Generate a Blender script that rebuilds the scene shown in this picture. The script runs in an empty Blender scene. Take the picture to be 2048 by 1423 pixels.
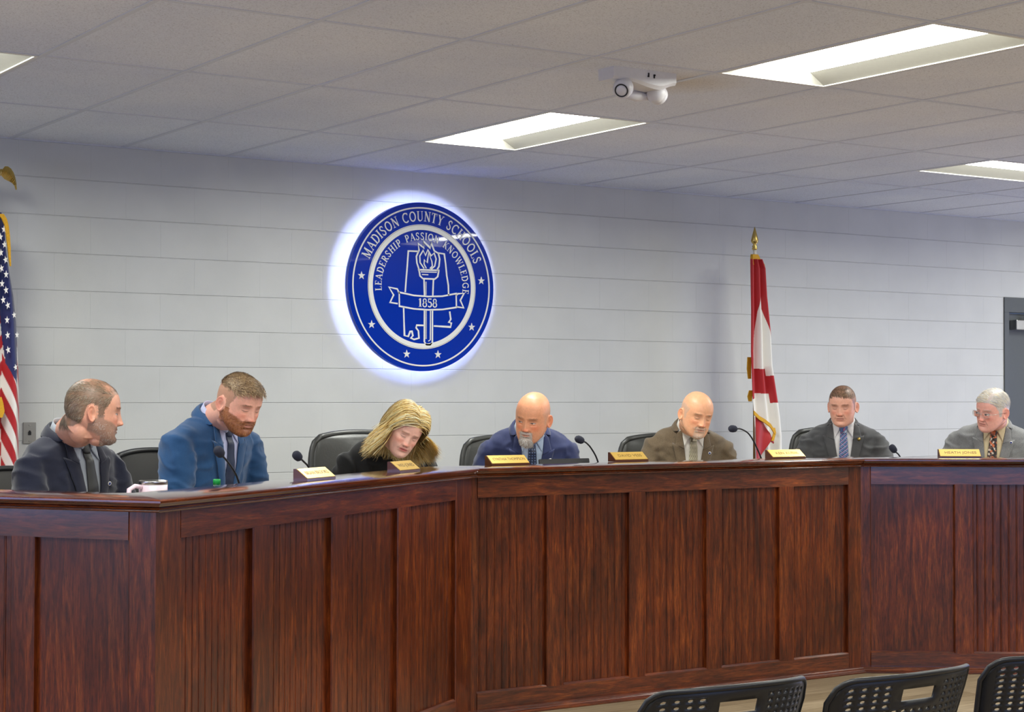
import bpy, bmesh, math, random
import numpy as np
from mathutils import Vector, Matrix, Euler, noise
from mathutils.bvhtree import BVHTree
PI = math.pi
random.seed(7)
SC = bpy.context.scene
COL = SC.collection

# ------------------------------------------------------------------ camera, world, exposure
cam_d = bpy.data.cameras.new('camera')
cam = bpy.data.objects.new('camera', cam_d); COL.objects.link(cam)
cam_d.sensor_fit = 'HORIZONTAL'; cam_d.sensor_width = 36.0
cam_d.lens = 36.0 * 3536.6 / 2048.0
cam_d.clip_start = 0.05; cam_d.clip_end = 100
CAM_POS = Vector((0.0, -9.35, 1.4789))
yaw, pitch, roll = math.radians(33.3885), math.radians(1.2217), math.radians(0.1292)
cam.location = CAM_POS
cam.rotation_euler = (Matrix.Rotation(-yaw, 3, 'Z') @ Matrix.Rotation(PI/2 + pitch, 3, 'X') @ Matrix.Rotation(roll, 3, 'Z')).to_euler()
SC.camera = cam
SC.view_settings.view_transform = 'Standard'
SC.view_settings.look = 'None'
SC.view_settings.gamma = 1.0
SC.view_settings.use_curve_mapping = False
SC.view_settings.exposure = 1.25
world = bpy.data.worlds.new('world'); SC.world = world
world.use_nodes = True
world.node_tree.nodes['Background'].inputs[0].default_value = (0.45, 0.6, 1.0, 1)
world.node_tree.nodes['Background'].inputs[1].default_value = 0.3
SC.cycles.max_bounces = 8
SC.cycles.diffuse_bounces = 5
SC.cycles.sample_clamp_indirect = 6.0
LAMP_STRENGTH = 13.0
HALO_STRENGTH = 42.0

def daylight(name, loc, rot, sx, sy, power, color):
    l = bpy.data.lights.new(name, 'AREA'); l.shape = 'RECTANGLE'; l.size = sx; l.size_y = sy
    l.energy = power; l.color = color
    o = bpy.data.objects.new(name, l); COL.objects.link(o); o.location = loc; o.rotation_euler = rot
    return o
# daylight through the windows of the two side walls
daylight('daylight_left', (-2.93, -4.2, 1.40), (0, -PI/2, 0), 1.2, 2.4, 17, (0.36, 0.48, 1.0))
daylight('daylight_right', (12.43, -2.95, 1.04), (0, PI/2, 0), 1.88, 1.7, 21, (0.30, 0.40, 1.0))
daylight('added_rear_fill', (2.5, -14.9, 1.10), (PI/2, 0, 0), 7.0, 1.78, 40, (0.34, 0.50, 1.0))  # added fill from behind the camera, brightens the ceiling and tints the rails

# ------------------------------------------------------------------ helpers
def lin(c):
    return tuple((x/12.92 if x <= 0.04045 else ((x+0.055)/1.055)**2.4) for x in c)
def rgb(r, g, b): return lin((r/255, g/255, b/255))

class NT:
    def __init__(s, name):
        s.m = bpy.data.materials.new(name); s.m.use_nodes = True
        s.t = s.m.node_tree; s.N = s.t.nodes; s.b = s.N['Principled BSDF']
    def n(s, typ, **kw):
        x = s.N.new(typ)
        for k, v in kw.items():
            if k[0] == '_': x.inputs[k[1:].replace('_', ' ')].default_value = v
            else: setattr(x, k, v)
        return x
    def l(s, a, b): s.t.links.new(a, b)
    def ramp(s, fac, stops):
        r = s.N.new('ShaderNodeValToRGB'); s.l(fac, r.inputs[0])
        e = r.color_ramp.elements
        while len(e) < len(stops): e.new(0.5)
        for i, (p, c) in enumerate(stops):
            e[i].position = p; e[i].color = (*c, 1)
        return r
    def mapping(s, scale=(1, 1, 1), coord='Object', loc=(0, 0, 0)):
        tc = s.N.new('ShaderNodeTexCoord'); mp = s.N.new('ShaderNodeMapping')
        s.l(tc.outputs[coord], mp.inputs[0]); mp.inputs['Scale'].default_value = scale; mp.inputs['Location'].default_value = loc
        return mp.outputs[0]
    def noise(s, vec, scale, detail=4, rough=0.5, dist=0.0):
        x = s.N.new('ShaderNodeTexNoise'); s.l(vec, x.inputs['Vector'])
        x.inputs['Scale'].default_value = scale; x.inputs['Detail'].default_value = detail
        x.inputs['Roughness'].default_value = rough; x.inputs['Distortion'].default_value = dist
        return x.outputs['Fac']
    def bump(s, h, strength=0.3, dist=0.01):
        x = s.N.new('ShaderNodeBump'); x.inputs['Strength'].default_value = strength; x.inputs['Distance'].default_value = dist
        s.l(h, x.inputs['Height']); s.l(x.outputs[0], s.b.inputs['Normal']); return x
    def mix(s, fac, a, b, blend='MIX'):
        x = s.N.new('ShaderNodeMix'); x.data_type = 'RGBA'; x.blend_type = blend
        for inp, v in ((x.inputs[0], fac), (x.inputs[6], a), (x.inputs[7], b)):
            if hasattr(v, 'is_output') or isinstance(v, bpy.types.NodeSocket): s.l(v, inp)
            elif isinstance(v, (int, float)): inp.default_value = v
            else: inp.default_value = (*v, 1)
        return x.outputs[2]
    def set(s, **kw):
        for k, v in kw.items():
            i = s.b.inputs[k.replace('_', ' ')]
            i.default_value = (*v, 1) if isinstance(v, tuple) and len(v) == 3 and i.type == 'RGBA' else v
        return s

def mat(name, color, rough=0.5, metal=0.0, spec=0.5, coat=0.0, noise_amt=0.0, noise_scale=60, bump=0.0, bump_scale=200, bump_dist=0.002, sheen=0.0):
    t = NT(name); t.set(Base_Color=color, Roughness=rough, Metallic=metal)
    t.b.inputs['Specular IOR Level'].default_value = spec
    t.b.inputs['Coat Weight'].default_value = coat
    if coat: t.b.inputs['Coat Roughness'].default_value = 0.08
    if sheen: t.b.inputs['Sheen Weight'].default_value = sheen
    v = t.mapping()
    f = t.noise(v, noise_scale, 5, 0.6)
    a = max(noise_amt, 0.03)
    r = t.ramp(f, [(0.25, tuple(max(0, c*(1-a)) for c in color)), (0.75, tuple(min(1, c*(1+a)) for c in color))])
    t.l(r.outputs[0], t.b.inputs['Base Color'])
    if bump:
        t.bump(t.noise(v, bump_scale, 3, 0.6), bump, bump_dist)
    return t.m

def emis(name, color, strength):
    t = NT(name); t.set(Base_Color=(0.9, 0.9, 0.9), Roughness=0.5)
    t.b.inputs['Emission Color'].default_value = (*color, 1); t.b.inputs['Emission Strength'].default_value = strength
    return t.m

def vcol_mat(name, attr='col', rough=0.5, spec=0.5, bump=0.0, bump_scale=300, bump_dist=0.002, sss=0.0, sheen=0.0, mottled=0.0):
    t = NT(name); t.set(Roughness=rough); t.b.inputs['Specular IOR Level'].default_value = spec
    a = t.n('ShaderNodeAttribute', attribute_name=attr)
    out = a.outputs['Color']
    v = t.mapping()
    if mottled:
        f = t.noise(v, 90, 5, 0.65)
        r = t.ramp(f, [(0.3, (1-mottled,)*3), (0.7, (1+mottled*0.4,)*3)])
        out = t.mix(1.0, out, r.outputs[0], 'MULTIPLY')
    t.l(out, t.b.inputs['Base Color'])
    if sss:
        t.b.inputs['Subsurface Weight'].default_value = sss; t.b.inputs['Subsurface Radius'].default_value = (1.0, 0.35, 0.2); t.b.inputs['Subsurface Scale'].default_value = 0.006
    if sheen: t.b.inputs['Sheen Weight'].default_value = sheen
    if bump: t.bump(t.noise(v, bump_scale, 4, 0.6), bump, bump_dist)
    return t.m

def mesh_obj(name, verts, faces, m, parent=None, smooth=False, colors=None):
    me = bpy.data.meshes.new(name); me.from_pydata([tuple(v) for v in verts], [], [tuple(f) for f in faces]); me.update()
    o = bpy.data.objects.new(name, me); COL.objects.link(o)
    if m: me.materials.append(m)
    if parent: o.parent = parent
    if smooth: me.polygons.foreach_set('use_smooth', [True]*len(me.polygons))
    if colors is not None:
        ca = me.color_attributes.new('col', 'FLOAT_COLOR', 'POINT')
        buf = np.ones((len(verts), 4), dtype=np.float32); buf[:, :3] = np.asarray(colors)[:, :3]
        ca.data.foreach_set('color', buf.ravel())
    return o

def tag(o, label=None, cat=None, group=None, kind=None):
    if label: o['label'] = label
    if cat: o['category'] = cat
    if group: o['group'] = group
    if kind: o['kind'] = kind
    return o
def empty(name, loc=(0, 0, 0), rz=0.0):
    o = bpy.data.objects.new(name, None); COL.objects.link(o); o.location = loc; o.rotation_euler = (0, 0, rz); o.empty_display_size = 0.1
    return o

class MB:
    """collects shapes into one mesh"""
    def __init__(s): s.v = []; s.f = []; s.c = []
    def add(s, verts, faces, col=None, M=None):
        o = len(s.v)
        for p in verts:
            s.v.append(tuple(M @ Vector(p)) if M else tuple(p))
        s.f += [tuple(i+o for i in f) for f in faces]
        s.c += [col or (1, 1, 1)]*len(verts)
    def box(s, x0, x1, y0, y1, z0, z1, M=None, bev=0.0, col=None):
        if bev <= 0:
            s.add([(x0,y0,z0),(x1,y0,z0),(x1,y1,z0),(x0,y1,z0),(x0,y0,z1),(x1,y0,z1),(x1,y1,z1),(x0,y1,z1)],
                  [(0,3,2,1),(4,5,6,7),(0,1,5,4),(1,2,6,5),(2,3,7,6),(3,0,4,7)], col, M); return
        b = bev; bm = bmesh.new()
        bmesh.ops.create_cube(bm, size=1)
        for v in bm.verts:
            v.co = Vector(((x0+x1)/2+v.co.x*(x1-x0), (y0+y1)/2+v.co.y*(y1-y0), (z0+z1)/2+v.co.z*(z1-z0)))
        bmesh.ops.bevel(bm, geom=bm.edges[:], offset=b, segments=2, affect='EDGES', profile=0.5)
        s.bm(bm, M, col)
    def bm(s, bm, M=None, col=None):
        bm.verts.index_update()
        s.add([v.co[:] for v in bm.verts], [[v.index for v in f.verts] for f in bm.faces], col, M); bm.free()
    def loft(s, rings, cap=True, closed=True, col=None, M=None):
        n = len(rings[0]); V = [p for r in rings for p in r]; F = []
        for i in range(len(rings)-1):
            for j in range(n if closed else n-1):
                a = i*n+j; b = i*n+(j+1) % n
                F.append((a, b, b+n, a+n))
        if cap and closed:
            F.append(tuple(range(n))[::-1]); F.append(tuple((len(rings)-1)*n+j for j in range(n)))
        s.add(V, F, col, M)
    def tube(s, pts, radii, seg=12, cap=True, col=None, M=None, flat=1.0, up=(0, 0, 1)):
        pts = [Vector(p) for p in pts]
        if not hasattr(radii, '__len__'): radii = [radii]*len(pts)
        rings = []; prev = None
        for i, p in enumerate(pts):
            t = (pts[min(i+1, len(pts)-1)]-pts[max(i-1, 0)]).normalized()
            u = Vector(up) if prev is None else prev
            u = (u-t*u.dot(t))
            if u.length < 1e-4: u = Vector((1, 0, 0)); u = u-t*u.dot(t)
            u.normalize(); w = t.cross(u); prev = u
            rings.append([p+(u*math.cos(a)*flat+w*math.sin(a))*radii[i] for a in [2*PI*k/seg for k in range(seg)]])
        s.loft(rings, cap, True, col, M)
    def sphere(s, c, r, seg=16, rings=10, col=None, M=None):
        r = r if hasattr(r, '__len__') else (r, r, r)
        V = []; F = []
        for i in range(rings+1):
            th = PI*i/rings
            for j in range(seg):
                ph = 2*PI*j/seg
                V.append((c[0]+r[0]*math.sin(th)*math.cos(ph), c[1]+r[1]*math.sin(th)*math.sin(ph), c[2]+r[2]*math.cos(th)))
        for i in range(rings):
            for j in range(seg):
                a = i*seg+j; b = i*seg+(j+1) % seg
                F.append((a, a+seg, b+seg, b))
        s.add(V, F, col, M)
    def lathe(s, prof, seg=24, col=None, M=None, c=(0, 0, 0)):
        rings = [[(c[0]+r*math.cos(2*PI*k/seg), c[1]+r*math.sin(2*PI*k/seg), c[2]+z) for k in range(seg)] for r, z in prof]
        s.loft(rings, True, True, col, M)
    def extrude_x(s, prof, x0f, x1f, M=None, cap=True, col=None):
        """profile of (y,z) points swept along x; the ends may be mitred: x = x0f(y)"""
        a = [(x0f(y), y, z) for y, z in prof]; b = [(x1f(y), y, z) for y, z in prof]
        s.loft([a, b], cap, True, col, M)
    def prism(s, poly, z0, z1, M=None, col=None):
        s.loft([[(x, y, z0) for x, y in poly], [(x, y, z1) for x, y in poly]], True, True, col, M)
    def obj(s, name, m, parent=None, smooth=False, vc=False):
        return mesh_obj(name, s.v, s.f, m, parent, smooth, s.c if vc else None)

def smooth_by_angle(o, deg=40):
    me = o.data; bm = bmesh.new(); bm.from_mesh(me); bmesh.ops.remove_doubles(bm, verts=bm.verts, dist=1e-6)
    bmesh.ops.recalc_face_normals(bm, faces=bm.faces)
    for f in bm.faces: f.smooth = True
    for e in bm.edges:
        if len(e.link_faces) == 2 and e.calc_face_angle(0) > math.radians(deg): e.smooth = False
    bm.to_mesh(me); bm.free(); return o

# ------------------------------------------------------------------ materials
def make_wall_mat():
    t = NT('painted_block'); t.set(Roughness=0.55); t.b.inputs['Specular IOR Level'].default_value = 0.35
    tc = t.n('ShaderNodeTexCoord'); sx = t.n('ShaderNodeSeparateXYZ'); cb = t.n('ShaderNodeCombineXYZ')
    t.l(tc.outputs['Object'], sx.inputs[0]); t.l(sx.outputs['X'], cb.inputs['X']); t.l(sx.outputs['Z'], cb.inputs['Y'])
    br = t.n('ShaderNodeTexBrick'); br.offset = 0.5; br.squash = 1.0
    br.inputs['Scale'].default_value = 1.0; br.inputs['Brick Width'].default_value = 0.4064; br.inputs['Row Height'].default_value = 0.2032
    br.inputs['Mortar Size'].default_value = 0.003; br.inputs['Mortar Smooth'].default_value = 0.6; br.inputs['Bias'].default_value = 0
    mp = t.n('ShaderNodeMapping'); mp.inputs['Location'].default_value = (0.0603+0.2032, 0, 0)
    t.l(cb.outputs[0], mp.inputs[0]); t.l(mp.outputs[0], br.inputs['Vector'])
    def M(op, a, b=None, c=None):
        x = t.n('ShaderNodeMath', operation=op)
        for i, v in enumerate((a, b, c)):
            if v is None: continue
            if isinstance(v, (int, float)): x.inputs[i].default_value = v
            else: t.l(v, x.inputs[i])
        return x.outputs[0]
    # level joints: distance to the nearest course line
    fr = M('FRACT', M('MULTIPLY_ADD', sx.outputs['Z'], 1/0.2032, 0.5)); dist = M('MULTIPLY', M('ABSOLUTE', M('SUBTRACT', fr, 0.5)), 0.2032)
    groove = t.n('ShaderNodeMapRange'); groove.interpolation_type = 'SMOOTHSTEP'; t.l(dist, groove.inputs['Value'])
    groove.inputs['From Min'].default_value = 0.0008; groove.inputs['From Max'].default_value = 0.0036; groove.inputs['To Min'].default_value = 1; groove.inputs['To Max'].default_value = 0
    nz = t.noise(tc.outputs['Object'], 3.0, 3); patchy = t.noise(tc.outputs['Object'], 1.7, 2)
    fine = t.noise(tc.outputs['Object'], 240, 4, 0.75); mid = t.noise(tc.outputs['Object'], 35, 4, 0.6)
    rough_blocks = t.ramp(patchy, [(0.45, (0.25, 0.25, 0.25)), (0.7, (1, 1, 1))])
    vj = M('MULTIPLY', br.outputs['Fac'], M('MULTIPLY_ADD', patchy, 1.2, -0.10))
    h = M('SUBTRACT', M('SUBTRACT', 1.0, groove.outputs[0]), M('MULTIPLY', vj, 0.5))
    h = M('ADD', h, M('MULTIPLY', M('MULTIPLY', fine, rough_blocks.outputs[0]), 0.28)); h = M('MULTIPLY_ADD', mid, 0.10, h)
    t.bump(h, 0.6, 0.006)
    base = t.ramp(nz, [(0.3, (0.600, 0.604, 0.580)), (0.7, (0.645, 0.648, 0.622))])
    c = t.mix(M('MULTIPLY', groove.outputs[0], 0.45), base.outputs[0], (0.54, 0.54, 0.52))
    t.l(c, t.b.inputs['Base Color'])
    return t.m

def make_ceiling_mat():
    t = NT('ceiling_tile'); t.set(Roughness=0.9); t.b.inputs['Specular IOR Level'].default_value = 0.15
    v = t.mapping()
    f1 = t.noise(v, 170, 3, 0.7); f2 = t.noise(v, 1.2, 2)
    specks = t.ramp(f1, [(0.30, (0.42, 0.41, 0.41)), (0.42, (0.80, 0.84, 0.92)), (0.60, (0.87, 0.91, 0.98))])
    tone = t.ramp(f2, [(0.35, (0.90, 0.90, 0.92)), (0.65, (1.0, 0.985, 0.96))])
    # a faint brown water stain beside the emergency lamp
    c = t.mix(1.0, specks.outputs[0], tone.outputs[0], 'MULTIPLY')
    tc = t.n('ShaderNodeTexCoord'); vm = t.n('ShaderNodeVectorMath', operation='DISTANCE'); t.l(tc.outputs['Object'], vm.inputs[0]); vm.inputs[1].default_value = (4.83, -3.33, 2.838)
    st = t.ramp(vm.outputs['Value'], [(0.0, (0.86, 0.76, 0.62)), (0.34, (1, 1, 1))])
    c = t.mix(1.0, c, st.outputs[0], 'MULTIPLY')
    t.l(c, t.b.inputs['Base Color']); t.bump(f1, 0.5, 0.002)
    return t.m

def make_wood(name, grain_axis, rough=0.36, coat=0.30, bright=1.0):
    t = NT(name); t.set(Roughness=rough); t.b.inputs['Specular IOR Level'].default_value = .35
    t.b.inputs['Coat Weight'].default_value = coat; t.b.inputs['Coat Roughness'].default_value = 0.12
    s = {'z': (9, 9, 0.9), 'x': (0.9, 9, 9)}[grain_axis]
    oi = t.n('ShaderNodeObjectInfo')
    tc = t.n('ShaderNodeTexCoord'); mp = t.n('ShaderNodeMapping'); mp.inputs['Scale'].default_value = s
    off = t.n('ShaderNodeVectorMath', operation='SCALE'); cb = t.n('ShaderNodeCombineXYZ')
    t.l(oi.outputs['Random'], cb.inputs[0]); t.l(oi.outputs['Random'], cb.inputs[2]); t.l(cb.outputs[0], off.inputs[0]); off.inputs['Scale'].default_value = 13.0
    t.l(tc.outputs['Object'], mp.inputs[0]); t.l(off.outputs[0], mp.inputs['Location'])
    v = mp.outputs[0]
    g1 = t.noise(v, 2.8, 7, 0.62, 1.4)
    g2 = t.noise(v, 15, 5, 0.72, 0.5)
    bl = t.noise(tc.outputs['Object'], 1.7, 3, 0.55)
    k = bright
    def C(r, g, b): r, g, b = rgb(r, g, b); return (r*k, g*k, b*k)
    c1 = t.ramp(g1, [(0.26, C(58, 20, 5)), (0.5, C(100, 42, 10)), (0.74, C(142, 74, 26))])
    c2 = t.ramp(g2, [(0.35, (0.40, 0.38, 0.36)), (0.62, (1.18, 1.12, 1.08))])
    c3 = t.ramp(bl, [(0.35, (0.62, 0.60, 0.62)), (0.65, (1.12, 1.05, 0.96))])
    c = t.mix(1.0, c1.outputs[0], c2.outputs[0], 'MULTIPLY'); c = t.mix(1.0, c, c3.outputs[0], 'MULTIPLY')
    t.l(c, t.b.inputs['Base Color'])
    t.bump(g2, 0.12, 0.001)
    return t.m

M_wall = make_wall_mat(); M_ceil = make_ceiling_mat()
M_wood_z = make_wood('stained_maple_upright', 'z'); M_wood_x = make_wood('stained_maple_level', 'x', 0.34, 0.8)
M_ledge = make_wood('polished_ledge_wood', 'x', 0.07, 1.0, 0.9)
M_tbar = mat('ceiling_grid_metal', (0.64, 0.66, 0.72), 0.5, bump=0.05)
M_plain = mat('plain_wall_paint', (0.72, 0.72, 0.70), 0.7, bump=0.1)
M_lampwhite = mat('lamp_white_enamel', (0.82, 0.80, 0.72), 0.45)
M_reflector = mat('lamp_reflector_enamel', (0.34, 0.33, 0.29), 0.5)
M_lens = emis('lamp_lens', (0.985, 1.0, 0.93), LAMP_STRENGTH)
M_black = mat('black_plastic', (0.012, 0.012, 0.013), 0.42, bump=0.15, bump_scale=500, bump_dist=0.0005)
M_dark = mat('dark_metal', (0.02, 0.02, 0.022), 0.35, metal=0.4)
M_steel = mat('brushed_steel', (0.55, 0.54, 0.52), 0.28, metal=1.0)
M_brass = mat('gold_brass', (0.62, 0.44, 0.13), 0.28, metal=1.0)
M_goldplate = mat('brass_name_plate', rgb(226, 186, 96), 0.32, metal=0.55)
M_leather = mat('black_leather', (0.035, 0.036, 0.033), 0.36, spec=0.6, bump=0.3, bump_scale=90, bump_dist=0.002)
M_fringe = mat('gold_fringe', rgb(214, 160, 30), 0.7, bump=0.6, bump_scale=300, noise_amt=0.25, noise_scale=200)

# ------------------------------------------------------------------ the room
HC = 2.838
GX, GY, SX, SY = 2.945, 1.137, 0.6232, 1.2314
WX0, WX1, WY0 = -3.0, 12.5, -15.0
DOOR_X0, DOOR_X1, DOOR_H = 10.73, 11.86, 2.236
def struct(o): o['kind'] = 'structure'; return o

mb = MB()
mb.box(WX0, DOOR_X0, 0, 0.2, -0.02, HC+0.25); mb.box(DOOR_X0, DOOR_X1, 0, 0.2, DOOR_H, HC+0.25); mb.box(DOOR_X1, WX1+.2, 0, 0.2, -0.02, HC+0.25)
struct(mb.obj('wall_back', M_wall))
def side_wall(name, x0, x1, wy0, wy1, wz0, wz1):
    mb = MB()
    mb.box(x0, x1, WY0, wy0, 0, HC+0.25); mb.box(x0, x1, wy1, 0, 0, HC+0.25)
    mb.box(x0, x1, wy0, wy1, 0, wz0); mb.box(x0, x1, wy0, wy1, wz1, HC+0.25)
    return struct(mb.obj(name, M_plain))
side_wall('wall_left', WX0-0.2, WX0, -5.4, -3.0, 0.8, 2.0)
side_wall('wall_right', WX1, WX1+0.2, -3.8, -2.1, 0.08, 2.0)
mb = MB(); mb.box(WX0-.2, -1.0, WY0-.2, WY0, 0, HC+0.25); mb.box(6.0, WX1+.2, WY0-.2, WY0, 0, HC+0.25); mb.box(-1.0, 6.0, WY0-.2, WY0, 0, 0.2); mb.box(-1.0, 6.0, WY0-.2, WY0, 2.0, HC+.25)
struct(mb.obj('wall_front', M_plain))
M_glass = NT('window_glass').set(Base_Color=(1, 1, 1), Roughness=0.0).m
M_glass.node_tree.nodes['Principled BSDF'].inputs['Transmission Weight'].default_value = 1.0
for n, x, y0, y1, z0, wh in ((1, WX0-0.12, -5.4, -3.0, .8, 1.2), (2, WX1+0.1, -3.8, -2.1, .08, 1.92)):
    w = struct(empty('window_%d' % n, (x, (y0+y1)/2, z0)))
    hw = (y1-y0)/2
    mb = MB()
    for a, b, c, d in ((-hw, hw, 0, 0.05), (-hw, hw, wh-.05, wh), (-hw, -hw+.05, 0.05, wh-.05), (hw-.05, hw, 0.05, wh-.05), (-.025, .025, 0.05, wh-.05)):
        mb.box(0, 0.05, a, b, c, d)
    mb.obj('window_frame', M_tbar, w)
    mb = MB(); mb.box(0.02, 0.026, -hw+.05, -.025, 0.05, wh-.05); mb.box(0.02, 0.026, .025, hw-.05, 0.05, wh-.05); mb.obj('pane', M_glass, w)

w = struct(empty('window_3', (2.5, WY0-0.12, 0.2))); mb = MB()  # unseen rear window, added to go with the ceiling fill
for k in range(6): x = -3.5+7.0*k/5; mb.box(x-.03, x+.03, 0, .05, 0, 1.8)
mb.box(-3.5, 3.5, 0, .05, 0, .05); mb.box(-3.5, 3.5, 0, .05, 1.75, 1.8); mb.obj('window_frame', M_tbar, w)
mb = MB(); mb.box(-3.47, 3.47, .02, .026, .05, 1.75); mb.obj('pane', M_glass, w)

# floor: weathered plank vinyl
def floor_mat():
    t = NT('plank_vinyl'); t.set(Roughness=0.45)
    tc = t.n('ShaderNodeTexCoord'); mp = t.n('ShaderNodeMapping'); mp.inputs['Rotation'].default_value = (0, 0, math.radians(0))
    t.l(tc.outputs['Object'], mp.inputs[0])
    br = t.n('ShaderNodeTexBrick'); br.offset = 0.37; t.l(mp.outputs[0], br.inputs['Vector'])
    br.inputs['Scale'].default_value = 1; br.inputs['Brick Width'].default_value = 1.2; br.inputs['Row Height'].default_value = 0.15; br.inputs['Mortar Size'].default_value = 0.0015
    br.inputs['Color1'].default_value = (*rgb(142, 126, 100), 1); br.inputs['Color2'].default_value = (*rgb(162, 146, 120), 1); br.inputs['Mortar'].default_value = (*rgb(80, 64, 46), 1)
    g = t.noise(t.mapping((2.5, 30, 1)), 1.5, 6, 0.7, 0.6)
    r = t.ramp(g, [(0.3, (0.55, 0.52, 0.48)), (0.7, (1.1, 1.08, 1.05))])
    t.l(t.mix(1.0, br.outputs['Color'], r.outputs[0], 'MULTIPLY'), t.b.inputs['Base Color'])
    return t.m
mb = MB(); mb.box(WX0-.2, WX1+.2, WY0-.2, 0.2, -0.12, 0); struct(mb.obj('floor', floor_mat()))

# troffers: (x0, x1, y0, y1, lens axis)
def cellx(c): return GX+SX*c
def rowy(r): return -GY-SY*(r-1)
FIX = []
for c, r in ((3, 1), (-2, 1), (3, 3), (-2, 3), (3, 5), (-2, 5), (8, 3), (8, 5), (3, 7), (-2, 7), (8, 7), (-7, 3), (-7, 5), (13, 1), (13, 3), (13, 5)):  # unseen fixtures added to light the room, far right ones brighten the wall
    FIX.append((cellx(c), cellx(c+1), rowy(r+1), rowy(r), 'y'))
FIX.append((cellx(8), cellx(10), rowy(2), rowy(1.5), 'x'))
def in_fix(x, y):
    return any(a-1e-4 < x < b+1e-4 and c-1e-4 < y < d+1e-4 for a, b, c, d, _ in FIX)
V, F = [], []
xs = sorted(set([WX0]+[cellx(c) for c in range(-10, 16) if WX0 < cellx(c) < WX1]+[WX1]))
ys = sorted(set([WY0]+[rowy(r) for r in np.arange(0.5, 13, 0.5) if WY0 < rowy(r) < 0]+[0.0]))
for i in range(len(xs)-1):
    for j in range(len(ys)-1):
        if in_fix((xs[i]+xs[i+1])/2, (ys[j]+ys[j+1])/2): continue
        o = len(V); V += [(xs[i], ys[j], HC), (xs[i+1], ys[j], HC), (xs[i+1], ys[j+1], HC), (xs[i], ys[j+1], HC)]
        F.append((o, o+3, o+2, o+1))
mb = MB(); mb.v = V; mb.f = F
mb.c = [(1, 1, 1)]*len(V)
mb.box(WX0-.2, WX1+.2, WY0-.2, .2, HC+0.25, HC+0.3)
struct(mb.obj('ceiling', M_ceil))
mb = MB()
tb = 0.012
for i in range(len(xs)):
    if not 0 < i < len(xs)-1: continue
    for j in range(len(ys)-1):
        ym = (ys[j]+ys[j+1])/2
        if in_fix(xs[i]-.01, ym) and in_fix(xs[i]+.01, ym): continue
        mb.box(xs[i]-tb, xs[i]+tb, ys[j], ys[j+1], HC-0.003, HC+0.0005)
for j in range(len(ys)):
    y = ys[j]
    if abs(((-y-GY)/SY) % 1) < 1e-3 or abs(((-y-GY)/SY) % 1-1) < 1e-3:
        # cross tees stop at the lamps
        mb.box(WX0, WX1, y-tb, y+tb, HC-0.0029, HC+0.0005)
mb.box(WX0, WX1, -0.022, 0, HC-0.005, HC)
ob = struct(mb.obj('trim_1', M_tbar))
# dark strips painted in as the shade of the gaps beside the tees
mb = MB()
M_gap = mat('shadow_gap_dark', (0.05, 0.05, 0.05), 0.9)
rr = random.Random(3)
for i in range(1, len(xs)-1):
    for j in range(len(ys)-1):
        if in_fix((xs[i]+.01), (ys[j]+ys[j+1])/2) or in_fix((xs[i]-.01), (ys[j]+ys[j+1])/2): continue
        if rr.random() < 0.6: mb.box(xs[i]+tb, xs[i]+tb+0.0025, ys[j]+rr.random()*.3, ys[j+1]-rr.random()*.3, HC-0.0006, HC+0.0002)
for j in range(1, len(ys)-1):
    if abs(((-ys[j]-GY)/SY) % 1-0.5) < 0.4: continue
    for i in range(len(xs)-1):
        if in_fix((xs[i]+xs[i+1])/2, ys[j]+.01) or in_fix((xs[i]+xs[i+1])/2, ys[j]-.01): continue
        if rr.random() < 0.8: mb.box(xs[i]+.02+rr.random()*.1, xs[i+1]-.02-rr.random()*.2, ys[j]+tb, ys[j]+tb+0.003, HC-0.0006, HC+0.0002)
struct(mb.obj('painted_gap_shade', M_gap))

# recessed lamps
lamp_labels = ['recessed ceiling lamp directly in front of the round blue seal', 'recessed ceiling lamp cut off by the left edge of the photo',
               'large bright recessed ceiling lamp at the upper right, beside the emergency light']
for k, (x0, x1, y0, y1, ax) in enumerate(FIX):
    L = empty('ceiling_lamp', ((x0+x1)/2, (y0+y1)/2, HC))
    hx, hy = (x1-x0)/2-0.006, (y1-y0)/2-0.006
    ix, iy = (hx-0.11, hy-0.03) if ax == 'y' else (hx-0.03, hy-0.11)
    d = 0.048
    mb = MB(); e = 0.014
    # flange
    for a, b, c, dd in ((-hx, hx, -hy, -hy+e), (-hx, hx, hy-e, hy), (-hx, -hx+e, -hy+e, hy-e), (hx-e, hx, -hy+e, hy-e)):
        mb.box(a, b, c, dd, -0.004, 0.004)
    mb.obj('frame', M_lampwhite, L)
    mb = MB(); ox, oy = hx-e, hy-e
    mb.add([(-ox,-oy,0),(ox,-oy,0),(ox,oy,0),(-ox,oy,0),(-ix,-iy,d),(ix,-iy,d),(ix,iy,d),(-ix,iy,d)], [(0,1,5,4),(1,2,6,5),(2,3,7,6),(3,0,4,7)])
    mb.obj('reflector', M_reflector, L)
    mb = MB(); mb.add([(-ix,-iy,d-0.001),(ix,-iy,d-0.001),(ix,iy,d-0.001),(-ix,iy,d-0.001)], [(0,3,2,1)])
    mb.obj('lens', M_lens, L)
    mb = MB()
    mb.box(-hx, hx, -hy, hy, d+0.004, d+0.05); mb.obj('housing', M_tbar, L)
    lab = {0: lamp_labels[0], 1: lamp_labels[1], 2: lamp_labels[2], len(FIX)-1: 'recessed ceiling lamp cut off by the right edge of the photo'}.get(k, 'unseen recessed ceiling lamp added to light the room')
    tag(L, lab, 'ceiling lamp', 'recessed ceiling lamps')

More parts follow.
